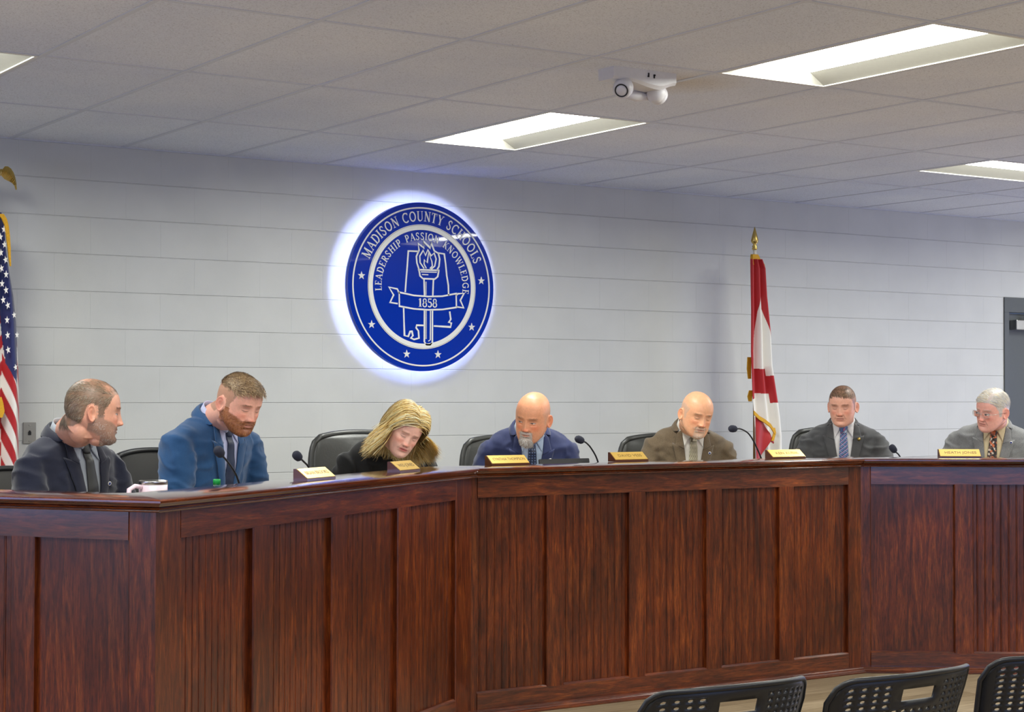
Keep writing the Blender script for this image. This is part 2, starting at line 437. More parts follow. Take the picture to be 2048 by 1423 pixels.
# door in the back wall
door_paint = mat('door_grey_paint', rgb(86, 90, 92), 0.4, bump=0.1)
D1 = struct(empty('door_1', ((DOOR_X0+DOOR_X1)/2, 0, 0)))
hw = (DOOR_X1-DOOR_X0)/2
mb = MB(); mb.box(-hw, hw, -0.012, 0.14, 2.119, DOOR_H, bev=0.003); mb.box(-hw, -hw+0.05, -0.012, 0.14, 0, 2.119); mb.box(hw-0.05, hw, -0.012, 0.14, 0, 2.119)
mb.obj('door_frame', door_paint, D1)
mb = MB(); mb.box(-hw+0.052, hw-0.052, 0.03, 0.075, 0.01, 2.112, bev=0.002); mb.obj('door_leaf', door_paint, D1)
mb = MB(); mb.box(-hw+0.10, -hw+0.42, -0.045, 0.03, 1.985, 2.062, bev=0.006); o = mb.obj('door_closer', M_steel, D1)
mb = MB(); mb.box(-hw+0.22, -hw+0.25, -0.04, -0.01, 2.062, 2.10); mb.tube([(-hw+0.235, -0.03, 2.095), (-hw+0.5, -0.06, 2.10), (-hw+0.66, -0.014, 2.135)], 0.009, 8); mb.obj('closer_arm', M_steel, o)
mb = MB(); mb.sphere((hw-0.13, -0.03, 0.95), 0.028); mb.tube([(hw-.13, 0.03, .95), (hw-.13, -0.02, .95)], .012, 10); mb.obj('door_knob', M_steel, D1, True)
mb = MB(); mb.box(WX0, DOOR_X0, -0.012, 0, 0, 0.1); mb.box(DOOR_X1, WX1, -0.012, 0, 0, 0.1); struct(mb.obj('baseboard_back', M_black))

# outlet plate
O = empty('wall_outlet', (3.0625, 0, 1.262))
mb = MB(); mb.box(-0.036, 0.036, -0.006, 0, -0.058, 0.058, bev=0.003); mb.obj('plate', mat('worn_steel', (0.33, 0.32, 0.30), .5, metal=.7), O)
mb = MB(); mb.box(-0.008, 0.008, -0.009, -0.005, -0.010, 0.008); mb.box(-0.004, 0.004, -0.0095, -0.005, 0.006, 0.014); mb.obj('jack', M_dark, O)
mb = MB()
for z in (-0.042, 0.042): mb.tube([(0, -0.004, z), (0, -0.0085, z)], 0.0045, 10)
mb.obj('screw', M_steel, O)
tag(O, 'brushed steel jack plate on the block wall beside the striped flag', 'wall plate')

# ------------------------------------------------------------------ the dais
PA = Vector((2.181, -3.998)); PB = Vector((4.331, -2.509)); PC = Vector((6.762, -2.509))
AL, AB_, AC, AR = math.radians(-54), math.atan2(1.489, 2.150), 0.0, math.radians(-35.8)
LEN_L, LEN_R = 1.78, 2.72
PL = PA-Vector((math.cos(AL), math.sin(AL)))*LEN_L
PR = PC+Vector((math.cos(AR), math.sin(AR)))*LEN_R
ZT = 1.137; ZW = 0.90; ZP = 0.15
D = empty('dais', (5.3, -2.3, 0))
tag(D, 'long angled dark stained wood dais with recessed beadboard panels', 'dais')
Dinv = Matrix.Translation((-5.3, 2.3, 0))
t0, t1, t2, t3, t4 = 0.0, (AB_-AL)/2, (AC-AB_)/2, (AR-AC)/2, 0.0
SECT = [('return_section', PL, AL, LEN_L, t0, t1, [(LEN_L-1.57, LEN_L-1.12, 1), (LEN_L-1.04, LEN_L-0.606, 1), (LEN_L-0.512, LEN_L-0.148, 0)]),
        ('left_section', PA, AB_, (PB-PA).length, t1, t2, [(.193, .665, 1), (.786, 1.263, 1), (1.376, 1.853, 1), (1.966, 2.456, 1)]),
        ('centre_section', PB, AC, (PC-PB).length, t2, t3, [(.021+.4868*i, .409+.4868*i, 1) for i in range(5)]),
        ('right_section', PC, AR, LEN_R, t3, t4, [(.039, .481, 0)]+[(.582+.543*i, 1.024+.543*i, 1) for i in range(4)])]
prof_ledge = [(.305, 1.137), (.006, 1.137), (.002, 1.1355), (0, 1.132), (0, 1.1255), (.002, 1.122), (.009, 1.1205), (.011, 1.118), (.0125, 1.113), (.017, 1.1095),
              (.010, 1.1085), (.0075, 1.106), (.010, 1.1035), (.016, 1.1025), (.0165, 1.101), (.012, 1.1), (.0105, 1.0975), (.012, 1.095), (.020, 1.0935), (.05, 1.0935), (.05, 1.10), (.305, 1.10)]
prof_base = [(.06, 0), (-.010, 0), (-.012, .003), (-.012, .009), (-.009, .0115), (.002, .013), (.006, .016), (.008, .0195), (.014, .021), (.015, .0225), (.014, .0245), (.017, .0275), (.026, .029), (.06, .029)]
WTOP = mat('worktop_laminate', (0.52, 0.47, 0.40), 0.4)
YF = 0.045; REC = 0.022
def section_matrix(P, ang): return Matrix.Translation((P.x, P.y, 0)) @ Matrix.Rotation(ang, 4, 'Z')
SM = {}
for name, P, ang, Ln, ta, tz, pans in SECT:
    a = lambda y, t=ta: y*math.tan(t)
    b = lambda y, t=tz, L=Ln: L-y*math.tan(t)
    M = section_matrix(P, ang); SM[name] = M
    # face frame: stiles and rails around the panel openings, mitred at the corners
    zt, zb = 1.000, 0.1105
    mb = MB()
    def slab(x0, x1, z0, z1, y0=YF, y1=YF+0.06):
        if callable(x0): xa0, xa1 = x0(y0), x0(y1)
        else: xa0 = xa1 = x0
        if callable(x1): xb0, xb1 = x1(y0), x1(y1)
        else: xb0 = xb1 = x1
        mb.add([(xa0,y0,z0),(xb0,y0,z0),(xb1,y1,z0),(xa1,y1,z0),(xa0,y0,z1),(xb0,y0,z1),(xb1,y1,z1),(xa1,y1,z1)],
               [(0,3,2,1),(4,5,6,7),(0,1,5,4),(1,2,6,5),(2,3,7,6),(3,0,4,7)])
    edges = [a]+[e for p in pans for e in p[:2]]+[b]
    c = .0045; y0, y1 = YF, YF+.06
    for i in range(0, len(edges), 2):
        e0, e1 = edges[i], edges[i+1]; end = callable(e0) or callable(e1)
        lo = [(e0(y0), y0)] if callable(e0) else [(e0, y0+c), (e0+c, y0)]
        hi = [(e1(y0), y0)] if callable(e1) else [(e1-c, y0), (e1, y0+c)]
        mb.prism(lo+hi+[((e1(y1) if callable(e1) else e1), y1), ((e0(y1) if callable(e0) else e0), y1)], 0.02 if end else zb-.010, 1.10 if end else zt+.001)
    fr = mb.obj(name, M_wood_z, D); fr.matrix_local = Dinv @ M
    xa_, xb_ = pans[0][0], pans[-1][1]
    mb = MB(); mb.box(xa_, xb_, YF+.0004, YF+.06, zt, 1.10); mb.obj('rail', M_wood_x, fr)
    # bottom rail, its upper edge chamfered inside every opening
    mb = MB(); mb.box(xa_, xb_, YF+.0004, YF+.06, .02, zb-.009); mb.obj('rail', M_wood_x, fr)
    for x0, x1, bead in pans:
        mb = MB(); mb.extrude_x([(YF+.0006, zb-.0092), (YF+.010, zb), (YF+.059, zb+.0005), (YF+.059, zb-.0092)], lambda y, q=x0: q, lambda y, q=x1: q); mb.obj('panel_lip', M_wood_x, fr)
    for x0, x1, bead in pans:
        mb = MB(); y = YF+REC
        if bead:
            prof = [(x0-.004, y)]; w = .0415; x = x0+.0415*0.6
            while x < x1-.01:
                prof += [(x-.0045, y), (x-.0038, y+.0015), (x-.0030, y-.0008), (x-.0010, y-.0024), (x+.0010, y-.0024), (x+.0030, y-.0008), (x+.0038, y+.0015), (x+.0045, y)]; x += w
            prof += [(x1+.004, y), (x1+.004, y+.01), (x0-.004, y+.01)]
        else: prof = [(x0-.004, y), (x1+.004, y), (x1+.004, y+.01), (x0-.004, y+.01)]
        mb.prism(prof, zb-.01, zt+.01)
        o = mb.obj('panel', M_wood_z, fr)
    mb = MB(); mb.extrude_x(prof_base, a, b); smooth_by_angle(mb.obj('base_moulding', M_wood_x, fr), 25)
    mb = MB(); mb.extrude_x(prof_ledge, a, b); smooth_by_angle(mb.obj('ledge', M_ledge, fr), 25)
    mb = MB(); slab(a, b, 0.0, 1.09, YF+.07, YF+.10); slab(a, b, ZP, 1.10, .27, .295); mb.obj('inner_wall', M_wood_x, fr)
    mb = MB(); slab(a, b, ZW-.03, ZW, .295, .70); mb.obj('worktop', WTOP, fr)
# platform the members sit on
def off(P, n, d): return (P.x+n[0]*d, P.y+n[1]*d)
def insetpt(i, d):
    pts = [PL, PA, PB, PC, PR]; angs = [AL, AB_, AC, AR]
    if i == 0: return off(PL, (-math.sin(AL), math.cos(AL)), d)
    if i == 4: return off(PR, (-math.sin(AR), math.cos(AR)), d)
    t = (angs[i]-angs[i-1])/2; m = (angs[i]+angs[i-1])/2
    return off(pts[i], (-math.sin(m), math.cos(m)), d/math.cos(t))
poly = [insetpt(i, .15) for i in range(5)]+[(poly_x, -0.02) for poly_x in (9.9, 0.9)]
mb = MB(); mb.prism(poly, 0.001, ZP)
carpet = mat('platform_carpet', (0.08, 0.085, 0.10), 0.95, bump=0.5, bump_scale=400)
struct(mb.obj('floor_platform', carpet))

def sec(name, x, y, z=0.0):
    return SM[name] @ Vector((x, y, z))
SANG = {n: a for n, _, a, *_ in SECT}

# ------------------------------------------------------------------ lettering
def glyph_strokes():
    T, t, s = 0.155, 0.062, 0.045         # thick, thin, serif weights
    G = {}
    def arc(cx, cy, rx, ry, a0, a1, n=14): return [(cx+rx*math.cos(math.radians(a0+(a1-a0)*i/n)), cy+ry*math.sin(math.radians(a0+(a1-a0)*i/n))) for i in range(n+1)]
    def serif(x, y, w=0.30): return ([(x-w/2, y), (x+w/2, y)], s)
    def stem(x, w=0.30): return [([(x, 0), (x, 1)], T), serif(x, s/2, w), serif(x, 1-s/2, w)]
    G['I'] = (0.36, stem(.18, .34))
    G['L'] = (0.66, stem(.20, .34)+[([(.2, s/2), (.62, s/2)], s), ([(.61, 0), (.61, .24)], s)])
    G['E'] = (0.70, stem(.20, .34)+[([(.2, s/2), (.64, s/2)], s), ([(.63, 0), (.63, .22)], s), ([(.2, 1-s/2), (.60, 1-s/2)], s), ([(.59, 1), (.59, .78)], s), ([(.2, .52), (.48, .52)], s), ([(.47, .42), (.47, .62)], s)])
    G['T'] = (0.74, [([(.37, 0), (.37, 1)], T), serif(.37, s/2, .34), ([(.04, 1-s/2), (.70, 1-s/2)], s*1.2), ([(.05, 1), (.05, .76)], s), ([(.69, 1), (.69, .76)], s)])
    G['H'] = (0.92, stem(.20, .34)+stem(.72, .34)+[([(.2, .52), (.72, .52)], t)])
    G['N'] = (0.90, [([(.18, 0), (.18, 1)], t), serif(.18, s/2, .30), serif(.14, 1-s/2, .2), ([(.16, 1), (.74, .02)], T), ([(.74, 0), (.74, 1)], t), serif(.74, 1-s/2, .30)])
    G['M'] = (1.06, [([(.17, 0), (.17, 1)], t), serif(.17, s/2, .28), serif(.15, 1-s/2, .2), ([(.18, 1), (.52, .06)], T), ([(.52, .02), (.84, 1)], t), ([(.87, 0), (.87, 1)], T), serif(.87, s/2, .32), serif(.89, 1-s/2, .24)])
    G['A'] = (0.86, [([(.12, 0), (.43, 1)], t), ([(.42, 1.0), (.74, 0)], T), serif(.12, s/2, .26), serif(.74, s/2, .32), ([(.23, .34), (.62, .34)], t)])
    G['D'] = (0.88, stem(.20, .30)+[([(.2, 1-s/2), (.38, 1-s/2)], s), ([(.2, s/2), (.38, s/2)], s), (arc(.38, .5, .37, .475, 90, -90, 20), T*.92)])
    G['O'] = (0.94, [(arc(.47, .5, .36, .46, 0, 360, 32), T*.82)])
    G['C'] = (0.86, [(arc(.49, .5, .38, .46, 48, 315, 24), T*.80), ([(.77, .72), (.77, .97)], s)])
    G['G'] = (0.90, [(arc(.49, .5, .38, .46, 50, 300, 24), T*.80), ([(.77, .72), (.77, .97)], s), ([(.74, .06), (.74, .42)], T*.9), serif(.72, .43, .30)])
    G['U'] = (0.88, [([(.18, 1), (.18, .34)]+arc(.45, .32, .27, .29, 180, 270, 8), T*.85), (arc(.45, .32, .26, .29, 270, 360, 8)+[(.71, .34), (.71, 1)], t), serif(.18, 1-s/2, .32), serif(.71, 1-s/2, .26)])
    G['Y'] = (0.84, [([(.42, 0), (.42, .5)], T), ([(.12, 1), (.42, .46)], T), ([(.72, 1), (.42, .48)], t), serif(.42, s/2, .32), serif(.13, 1-s/2, .28), serif(.71, 1-s/2, .26)])
    G['S'] = (0.66, [(arc(.33, .74, .20, .22, 35, 180, 10)+[(.15, .66), (.26, .55), (.40, .46), (.50, .36)]+arc(.31, .25, .22, .23, 15, -150, 12), T*.78), ([(.53, .72), (.53, .95)], s), ([(.08, .06), (.08, .30)], s)])
    G['P'] = (0.72, stem(.20, .32)+[([(.2, 1-s/2), (.36, 1-s/2)], s), ([(.2, .44), (.36, .44)], s), (arc(.36, .71, .25, .265, 90, -90, 14), T*.85)])
    G['R'] = (0.82, stem(.20, .32)+[([(.2, 1-s/2), (.36, 1-s/2)], s), ([(.2, .47), (.36, .47)], s), (arc(.36, .73, .23, .245, 90, -90, 14), T*.85), ([(.38, .47), (.70, 0)], T*.9), serif(.74, s/2, .18)])
    G['K'] = (0.84, stem(.20, .34)+[([(.24, .42), (.68, 1)], t), ([(.36, .56), (.70, 0)], T*.9), serif(.70, 1-s/2, .26), serif(.74, s/2, .24)])
    G['W'] = (1.12, [([(.10, 1), (.34, 0)], T*.9), ([(.34, 0), (.56, .92)], t), ([(.52, 1), (.78, 0)], T*.9), ([(.78, 0), (1.02, 1)], t), serif(.12, 1-s/2, .26), serif(.54, 1-s/2, .22), serif(1.0, 1-s/2, .24)])
    G['1'] = (0.50, [([(.27, 0), (.27, 1)], T), serif(.27, s/2, .36), ([(.10, .82), (.26, .96)], t)])
    G['8'] = (0.62, [(arc(.31, .74, .19, .22, 0, 360, 20), t*1.5), (arc(.31, .27, .24, .25, 0, 360, 22), t*1.7)])
    G['5'] = (0.60, [([(.12, 1-s), (.52, 1-s)], T*.7), ([(.13, .95), (.11, .55)], t), (arc(.28, .31, .24, .28, 115, -140, 16), T*.8)])
    return G
GLY = glyph_strokes()
def ribbon(pts, w, closed=False):
    """outline of a stroke as quads in 2-D"""
    n = len(pts); L, R = [], []
    for i in range(n):
        if closed: p0, p1 = pts[(i-1) % n], pts[(i+1) % n]
        else: p0, p1 = pts[max(i-1, 0)], pts[min(i+1, n-1)]
        dx, dy = p1[0]-p0[0], p1[1]-p0[1]; d = math.hypot(dx, dy) or 1
        m = 1.0
        if 0 < i < n-1 or closed:
            a = pts[(i-1) % n]; c = pts[(i+1) % n]; b = pts[i]
            v1 = (b[0]-a[0], b[1]-a[1]); v2 = (c[0]-b[0], c[1]-b[1]); l1 = math.hypot(*v1) or 1; l2 = math.hypot(*v2) or 1
            cs = (v1[0]*v2[0]+v1[1]*v2[1])/(l1*l2); m = 1/max(0.68, math.sqrt(max(0, (1+cs)/2)))
        nx, ny = -dy/d*w/2*m, dx/d*w/2*m
        L.append((pts[i][0]+nx, pts[i][1]+ny)); R.append((pts[i][0]-nx, pts[i][1]-ny))
    return L, R
def stroke3(mb, pts, w, y0, y1, closed=False, xf=None):
    L, R = ribbon(pts, w, closed); n = len(pts)
    xf = xf or (lambda p: p)
    V = []
    for a, b in zip(L, R):
        a = xf(a); b = xf(b); V += [(a[0], y0, a[1]), (b[0], y0, b[1]), (b[0], y1, b[1]), (a[0], y1, a[1])]
    F = []
    for i in range(n if closed else n-1):
        j = (i+1) % n
        for k in range(4): F.append((i*4+k, j*4+k, j*4+(k+1) % 4, i*4+(k+1) % 4))
    if not closed: F += [(3, 2, 1, 0), ((n-1)*4, (n-1)*4+1, (n-1)*4+2, (n-1)*4+3)]
    mb.add(V, F)
def arc_text(mb, text, r, h, a0, a1, y0, y1, space=0.34, gap=0.12):
    ws = [space if c == ' ' else GLY[c][0]+gap for c in text]; tot = sum(ws)
    x = 0
    for c, w in zip(text, ws):
        if c != ' ':
            ang = math.radians(a0+(a1-a0)*(x+w/2)/tot)
            gw = GLY[c][0]; sc = abs(math.radians(a1-a0))*(r+h*.5)/tot
            ca, sa = math.cos(ang), math.sin(ang)
            def xf(p):
                u = (p[0]-gw/2)*sc; v = r+p[1]*h
                return (v*ca+u*sa, v*sa-u*ca)
            k = 0
            for pts, wd in GLY[c][1]:
                stroke3(mb, pts, wd, y0-0.00005*k, y1, False, xf); k += 1
        x += w

# ------------------------------------------------------------------ the seal
SEAL_Y = -0.10
S = empty('wall_seal', (5.443, SEAL_Y, 2.126))
tag(S, 'round blue and white backlit school seal mounted on the block wall', 'seal')
RS = 0.512
M_blue = NT('seal_blue_acrylic').set(Base_Color=rgb(0, 46, 162), Roughness=0.025).m
nt = M_blue.node_tree; bs = nt.nodes['Principled BSDF']
tcn = nt.nodes.new('ShaderNodeTexCoord'); nn_ = nt.nodes.new('ShaderNodeTexNoise'); nn_.inputs['Scale'].default_value = 3.0; nn_.inputs['Detail'].default_value = 1.0
bpn = nt.nodes.new('ShaderNodeBump'); bpn.inputs['Strength'].default_value = 0.10; bpn.inputs['Distance'].default_value = 0.008
nt.links.new(tcn.outputs['Object'], nn_.inputs['Vector']); nt.links.new(nn_.outputs['Fac'], bpn.inputs['Height']); nt.links.new(bpn.outputs[0], bs.inputs['Normal'])
M_blue_side = mat('seal_return_blue', rgb(40, 70, 165), 0.35)
M_white = mat('seal_white', rgb(232, 232, 226), 0.25)
M_led = emis('seal_led', (0.50, 0.58, 1.0), HALO_STRENGTH)
def disc_rings(r0, r1, y0, y1, seg=128):
    mb = MB(); rings = []
    for r, y in ((r0, y0), (r1, y0), (r1, y1), (r0, y1), (r0, y0)):
        rings.append([(r*math.cos(2*PI*k/seg), y, r*math.sin(2*PI*k/seg)) for k in range(seg)])
    mb.loft(rings, False); return mb
mb = MB(); seg = 128
mb.loft([[(RS*math.cos(2*PI*k/seg), y, RS*math.sin(2*PI*k/seg)) for k in range(seg)] for y in (-0.003, 0.003)])
face = smooth_by_angle(mb.obj('face', M_blue, S), 30)
disc_rings(RS-0.006, RS, 0.003, 0.032).obj('side_rim', M_blue_side, S, True)
disc_rings(RS-0.034, RS-0.029, 0.010, 0.012).obj('light_strip', M_led, S)
mb = MB()
for a in (45, 135, 225, 315, 165, 15):
    x, z = .44*math.cos(math.radians(a)), .44*math.sin(math.radians(a)); mb.tube([(x, 0.003, z), (x, -SEAL_Y, z)], 0.008, 10)
mb.obj('standoff', M_dark, S)
y0, y1 = -0.0065, -0.003
mb = disc_rings(RS-.038, RS-.029, y0, y1); mb.obj('outer_ring', M_white, S)
mb = disc_rings(.345, .378, y0, y1); mb.obj('inner_ring', M_white, S)
mb = disc_rings(.3725, .3740, y0-.0004, y0); mb.obj('ring_line', M_dark, S)
mb = MB(); arc_text(mb, 'MADISON COUNTY SCHOOLS', .398, .060, 158, 22, y0, y1, gap=.10, space=.5); mb.obj('lettering_outer', M_white, S)
mb = MB(); arc_text(mb, 'LEADERSHIP PASSION KNOWLEDGE', .285, .044, 187, -7, y0, y1, gap=.13, space=.75); mb.obj('lettering_inner', M_white, S)
def star2(cx, cy, r, rot=90):
    return [(cx+(r if i % 2 == 0 else r*.40)*math.cos(math.radians(rot+36*i)), cy+(r if i % 2 == 0 else r*.40)*math.sin(math.radians(rot+36*i))) for i in range(10)]
for a in (173, 214, 255, 285, 326, 7):
    mb = MB(); sx_, sz_ = .424*math.cos(math.radians(a)), .424*math.sin(math.radians(a))
    st = star2(sx_, sz_, .026); c = len(st)
    V = [(x, y0, z) for x, z in st]+[(x, y1, z) for x, z in st]+[(sx_, y0, sz_)]
    mb.add(V, [(i, (i+1) % c, 2*c) for i in range(c)]+[(i, (i+1) % c, (i+1) % c+c, i+c) for i in range(c)])
    mb.obj('star', M_white, S)
# emblem in pixels of the zoomed photograph -> metres on the face
def E2(px, py): return ((px-681)/1018*2*RS*1.0, -(py-706)/1162*2*RS)
def line(mb, pts, w=.0095, closed=False, y=y0): stroke3(mb, [E2(*p) for p in pts], w, y, y1, closed)
mb = MB()
line(mb, [(560, 748), (566, 660), (574, 560), (580, 465), (650, 464)]); line(mb, [(790, 468), (832, 472), (842, 540), (850, 620), (862, 690), (864, 760)])
line(mb, [(549, 852), (552, 950), (556, 1045), (582, 1050), (596, 1014), (606, 1012), (614, 1045), (600, 1060), (622, 1070), (656, 1060), (652, 1010), (636, 990), (640, 972), (690, 972)])
line(mb, [(760, 974), (880, 978), (884, 950), (866, 946), (880, 925), (872, 870)])
mb.obj('state_outline', M_white, S)
mb = MB()
line(mb, [(518, 750), (620, 768), (720, 772), (820, 766), (918, 744), (920, 840), (820, 858), (720, 864), (620, 860), (520, 845)], closed=True)
line(mb, [(520, 760), (505, 728), (448, 718), (480, 770), (456, 822), (508, 828)]); line(mb, [(918, 758), (930, 745), (975, 740), (948, 790), (972, 842), (920, 836)])
mb.obj('ribbon', M_white, S)
mb = MB()
x = 0; cw = [GLY[c][0]+.06 for c in '1858']; tot = sum(cw); h = .052
cx0 = E2(718, 0)[0]; cz0 = E2(0, 845)[1]
for c, w in zip('1858', cw):
    for pts, wd in GLY[c][1]:
        stroke3(mb, pts, wd*1.1, y0, y1, False, lambda p, x=x: (cx0+(x+p[0]-tot/2)*h*1.02, cz0+p[1]*h))
    x += w
mb.obj('date', M_white, S)
mb = MB()
# torch: handle, cup, flame
line(mb, [(690, 655), (694, 765)]); line(mb, [(756, 655), (752, 765)])
line(mb, [(694, 865), (694, 1085), (708, 1104), (735, 1104), (750, 1085), (750, 865)]); line(mb, [(736, 865), (736, 1070), (722, 1080)], .006)
line(mb, [(680, 650), (768, 650)]); line(mb, [(655, 592), (662, 632), (680, 648)]); line(mb, [(794, 590), (786, 632), (768, 648)])
line(mb, [(648, 590), (798, 588)]); line(mb, [(668, 604), (780, 602)], .006); line(mb, [(676, 622), (720, 622)], .006)
for k in range(18): line(mb, [(700, 672+k*5.2), (708, 672+k*5.2)], .0025)
for k in range(38): line(mb, [(702, 870+k*5.2), (710, 870+k*5.2)], .0025)
line(mb, [(655, 588), (640, 545), (636, 500), (655, 455), (648, 410), (690, 440), (684, 392), (735, 438), (738, 400), (762, 455), (790, 470), (800, 510), (795, 560), (780, 588)])
line(mb, [(690, 580), (662, 540), (660, 495), (684, 455), (700, 490), (716, 450), (740, 490), (760, 470), (775, 510), (765, 560), (740, 582)], .008)
line(mb, [(706, 578), (690, 550), (692, 520), (712, 540), (722, 470), (745, 530), (748, 560), (732, 578)], .007)
mb.obj('torch', M_white, S)

# ------------------------------------------------------------------ flags
def cloth(name, nu, nv, fn, colfn, m, parent, thick=0.0012):
    V, Cc, F = [], [], []
    for j in range(nv+1):
        for i in range(nu+1):
            u, v = i/nu, j/nv; V.append(fn(u, v)); Cc.append(colfn(u, v, V[-1]))
    for j in range(nv):
        for i in range(nu):
            a = j*(nu+1)+i; F.append((a, a+1, a+nu+2, a+nu+1))
    o = mesh_obj(name, V, F, m, parent, True, Cc)
    md = o.modifiers.new('thick', 'SOLIDIFY'); md.thickness = thick; md.offset = 0
    return o
M_cloth = vcol_mat('flag_cloth', rough=0.55, bump=0.25, bump_scale=500, bump_dist=0.0006, sheen=0.3)
RED, WHITE, NAVY = rgb(178, 14, 24), rgb(238, 234, 226), rgb(24, 34, 92)
def interp(x, pts):
    if x <= pts[0][0]: return pts[0][1]
    for (a, b), (c, d) in zip(pts, pts[1:]):
        if x <= c: return b+(d-b)*(x-a)/(c-a)
    return pts[-1][1]
FP = empty('flag_pole', (7.925, -0.30, 0))
tag(FP, 'tall flagpole with gold spear tip holding the red and white flag', 'flagpole')
mb = MB(); mb.lathe([(.14, .001+ZP), (.14, .012+ZP), (.06, .03+ZP), (.03, .08+ZP), (.016, .10+ZP)], 24); mb.obj('base', M_brass, FP, True)
M_poletop = mat('white_pole', rgb(225, 222, 210), 0.35); M_polewood = mat('oak_pole', rgb(120, 84, 44), 0.35)
mb = MB(); mb.tube([(0, 0, .1+ZP), (0, 0, 2.40)], .0125, 16); mb.obj('pole', M_polewood, FP, True)
mb = MB(); mb.tube([(0, 0, 2.40), (0, 0, 2.455)], .012, 16); mb.obj('ferrule', M_poletop, FP, True)
mb = MB(); mb.lathe([(.014, 2.452), (.020, 2.460), (.014, 2.468), (.018, 2.476), (.010, 2.488), (.022, 2.503), (.026, 2.515), (.015, 2.56), (.002, 2.607)], 16); o = mb.obj('spear_tip', M_brass, FP, True)
FL = empty('state_flag', (7.925, -0.30, 2.385)); tag(FL, 'red and white state flag with gold fringe hanging beside the wall', 'flag')
# local x along the wall, z down from the sleeve; metres
def fx(px): return (px-1508)/206.0-.033
def fxf(px): return fx(px)-.038
def fz(py): return -(py-517)/296.6
main_left = [(fz(517), fx(1503)), (fz(620), fx(1503)), (fz(700), fx(1501)), (fz(790), fx(1503)), (fz(835), fx(1506)), (fz(915), fx(1508))]
main_right = [(fz(517), fx(1521)), (fz(535), fx(1527)), (fz(590), fx(1530)), (fz(660), fx(1537)), (fz(730), fx(1541)), (fz(800), fx(1553)), (fz(835), fx(1558)), (fz(870), fx(1561)), (fz(1000), fx(1562))]
main_left = [(-a, b) for a, b in main_left]; main_right = [(-a, b) for a, b in main_right]
def al_fn(u, v):
    z = v*1.42; l = interp(z, main_left); r = interp(z, main_right)
    fold = math.sin(u*PI*5+z*1.2)*(.012+.012*min(1, z/0.6))
    return (l+(r-l)*u-.024, -0.048-fold-0.02*u, -z)
def al_col(u, v, p):
    Y = 517-p[2]*296.6+.6*math.sin(u*9)
    if Y < 590: return RED
    ul = interp(Y, [(590, .52), (620, .38), (660, .30), (735, .22), (790, .18), (796, 0)]); ur = interp(Y, [(590, .58), (620, .72), (660, .86), (700, .95), (720, 1.02)])
    if u < ul or u > ur: return RED
    if u < .70: return RED if 735 < Y < 784 else WHITE
    return RED if 749 < Y < 803 else WHITE
cloth('cloth', 150, 560, al_fn, al_col, M_cloth, FL)
def fold_fn(u, v):
    # the near corner folded in front, with its fringed edge
    top = interp(u, [(0, 828), (.5, 842), (.85, 862), (1, 880)]); bot = interp(u, [(0, 945), (.35, 910), (.8, 880), (1, 884)])
    X = 1508+u*32; Y = top+(bot-top)*v
    return (fxf(X)-.024, -.112-.012*math.sin(u*7+v*2), fz(Y))
cloth('folded_corner', 40, 30, fold_fn, lambda u, v, p: RED, M_cloth, FL)
mb = MB()
def fr_strip(path, w, y):
    pts = [(fxf(a)-.048, y, fz(b)) for a, b in path]
    mb.loft([[(x, yy-.004, z+w/2), (x, yy+.004, z+w/2), (x, yy+.004, z-w/2), (x, yy-.004, z-w/2)] for x, yy, z in pts])
fr_strip([(1507, 822), (1516, 832), (1527, 839), (1537, 848), (1545, 862)], .026, -.132)
mb.loft([[(fxf(x)-.058, -.134, fz(y)), (fxf(x)-.038, -.134, fz(y)), (fxf(x)-.038, -.126, fz(y)), (fxf(x)-.058, -.126, fz(y))] for x, y in ((1543, 852), (1545, 862), (1541, 878))])
mb.loft([[(fx(a), -.045, fz(y)), (fx(b), -.045, fz(y)), (fx(b), -.02, fz(y)), (fx(a), -.02, fz(y))] for a, b, y in ((1503.5, 1513, 507), (1503, 1518, 517), (1503, 1525, 526), (1509, 1526, 533), (1515, 1524, 540))])
mb.loft([[(fx(a), -.03, fz(y)), (fx(b), -.03, fz(y)), (fx(b), -.022, fz(y)), (fx(a), -.022, fz(y))] for a, b, y in ((1497, 1503, 712), (1496, 1503, 735), (1498, 1503, 755))])
mb.loft([[(fx(a), -.03, fz(y)), (fx(b), -.03, fz(y)), (fx(b), -.022, fz(y)), (fx(a), -.022, fz(y))] for a, b, y in ((1500, 1506, 778), (1497, 1505, 790), (1499, 1504, 800))])
mb.obj('fringe', M_fringe, FL)

